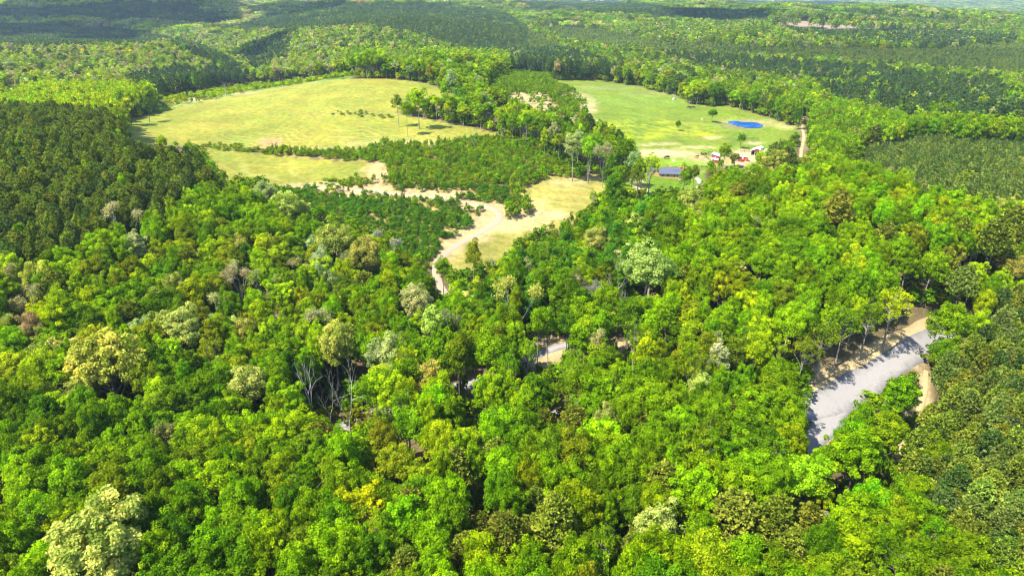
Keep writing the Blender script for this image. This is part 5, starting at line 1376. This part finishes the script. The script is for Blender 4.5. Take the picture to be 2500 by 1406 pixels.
# rocks, log
def rock(px, py, s, label, mat, cat='rock', name='rock', seed=0):
    r = np.random.RandomState(seed); g = spot(px, py)
    n_ = 8; v, f = [], []
    for j, zz in enumerate((-.15, .25, .5)):
        for i in range(n_):
            a = i * 6.283 / n_; q = (1.0, .85, .45)[j] * r.uniform(.8, 1.2); v.append((math.cos(a) * q, math.sin(a) * q * .7, zz + r.normal(scale=.04)))
    for j in range(2):
        for i in range(n_): f.append((j*n_+i, j*n_+(i+1)%n_, (j+1)*n_+(i+1)%n_, (j+1)*n_+i))
    f.append(tuple(range(2*n_, 3*n_)))
    me = bpy.data.meshes.new(name); me.from_pydata(v, [], f); me.materials.append(mat)
    o = link(name, me, None, (g[0], g[1], g[2])); o.scale = (s, s, s * .8); tag(o, label, cat)
M_ROCK = simple('pale_rock', (.45, .41, .35), .9, .2, 2)
rock(1644, 393, 1.1, 'pale rock on the bright green lawn behind the house', M_ROCK, seed=1)
rock(1713, 292, .9, 'white rock in the pasture above the yellow flowers', M_ROCK, seed=2)
rock(1457, 295, 1.0, 'white rock low in the pasture near the tree belt', M_ROCK, seed=3)
rock(1580, 464, 1.0, 'pale rock at the foot of the yellow-olive house tree', M_ROCK, seed=4)
rock(850, 523, .9, 'white rock within the lower sapling clearing', M_ROCK, seed=5)
rock(1160, 356, 1.6, 'pale rock heap under the bare grey tree at the hay field corner', M_ROCK, seed=6)
rock(975, 1225, .9, 'pale rock glimpsed between crowns near the golden pair', M_ROCK, seed=7)
g = spot(2093, 888)
lv, lf = tubes([((-2.0, 0, .22), (0, .05, .25), .24, .22), ((0, .05, .25), (2.0, .2, .2), .22, .17)], 8)
me = raw_mesh('fallen_log', lv, lf, (M_POST,), smooth=True)
lg = link('fallen_log', me, None, tuple(g)); lg.rotation_euler = (0, 0, -.55); tag(lg, 'dark fallen log on the sandy verge of the gravel road', 'log')

# ------------------------------------------------------------------ clouds whose shadows lie on the far hills (they drift above the frame)
mc, nt = new_mat('cloud_white'); o = N(nt, 'ShaderNodeOutputMaterial'); b = N(nt, 'ShaderNodeBsdfDiffuse'); b.inputs['Color'].default_value = (.8, .8, .82, 1); nt.links.new(b.outputs[0], o.inputs['Surface'])
def cloud(targets, label, alt=1300, seed=0):
    """a heap of billows standing where the sun throws its shade on the hills"""
    r = np.random.RandomState(seed); VV, FF = [], []; b0 = 0
    k = alt / to_sun.z
    off = np.array((to_sun.x, to_sun.y)) * k
    cen = np.mean([t[:2] for t in targets], 0) + off
    for (x, y, rx, ry) in targets:
        for q in range(16):
            a = q * 2.39996; u = math.sqrt((q + .5) / 16) * .8
            cx2 = x + off[0] + math.cos(a) * rx * u - cen[0]; cy2 = y + off[1] + math.sin(a) * ry * u - cen[1]
            R1 = rx * r.uniform(.3, .5); R2 = ry * r.uniform(.3, .5); Rz = min(R1, R2) * .8
            nu, nv = 14, 8
            for j in range(nv + 1):
                for i in range(nu):
                    ph = math.pi * j / nv; th = 2 * math.pi * i / nu; w_ = 1 + .12 * math.sin(3 * th + q) * math.sin(2 * ph + q) + r.normal(scale=.03)
                    VV.append((cx2 + R1 * w_ * math.sin(ph) * math.cos(th), cy2 + R2 * w_ * math.sin(ph) * math.sin(th), Rz * w_ * (math.cos(ph) if ph < 1.57 else .3 * math.cos(ph))))
            for j in range(nv):
                for i in range(nu): FF.append((b0 + j*nu + i, b0 + (j+1)*nu + i, b0 + (j+1)*nu + (i+1) % nu, b0 + j*nu + (i+1) % nu))
            b0 += (nv + 1) * nu
    me = raw_mesh('cloud', VV, np.array(FF), (mc,), smooth=True)
    o = link('cloud', me, None, (cen[0], cen[1], alt)); tag(o, label, 'cloud')
def far_pt(px, py):
    g = ground_at(px, py)[0]; return g[0], g[1]
def shade(lst):
    out = []
    for (px, py, wpx, dd) in lst:
        x, y = far_pt(px, py); out.append((x, y, wpx * .5 * y / FPX * 1.1, dd)); 
    return out
cloud(shade([(90,36,240,420),(270,26,260,520),(420,36,240,420),(500,58,130,170)]), 'broad white cloud shading the farthest left hill', seed=1)
cloud(shade([(740,24,170,180),(810,14,120,200)]), 'small white cloud shading the long pine ridge', seed=2)
cloud(shade([(1640,6,240,500),(1800,9,300,500),(1950,14,180,350)]), 'long white cloud shading the ridge before the horizon', seed=3)
cloud(shade([(1760,36,200,150),(1840,48,130,110)]), 'little white cloud shading the plantation beside the felled ground', seed=4)
cloud(shade([(650,122,120,90),(700,104,110,90),(610,150,90,60)]), 'low white cloud shading the dark valley side', seed=5)

# ------------------------------------------------------------------ haze
hz = bpy.data.meshes.new('haze')
lo = float(Hg.min()) - 2.0; m = MB().box(-15500, 15500, -400, 14200, lo, 112.0)
hz.from_pydata(m.v, [], m.f)
mh, nt = new_mat('thin_haze'); o = N(nt, 'ShaderNodeOutputMaterial'); v = N(nt, 'ShaderNodeVolumePrincipled')
v.inputs['Color'].default_value = (.58, .77, 1.0, 1); v.inputs['Density'].default_value = 0.000052; v.inputs['Anisotropy'].default_value = 0.1
nt.links.new(v.outputs[0], o.inputs['Volume']); hz.materials.append(mh)
tag(link('haze', hz), kind='stuff')
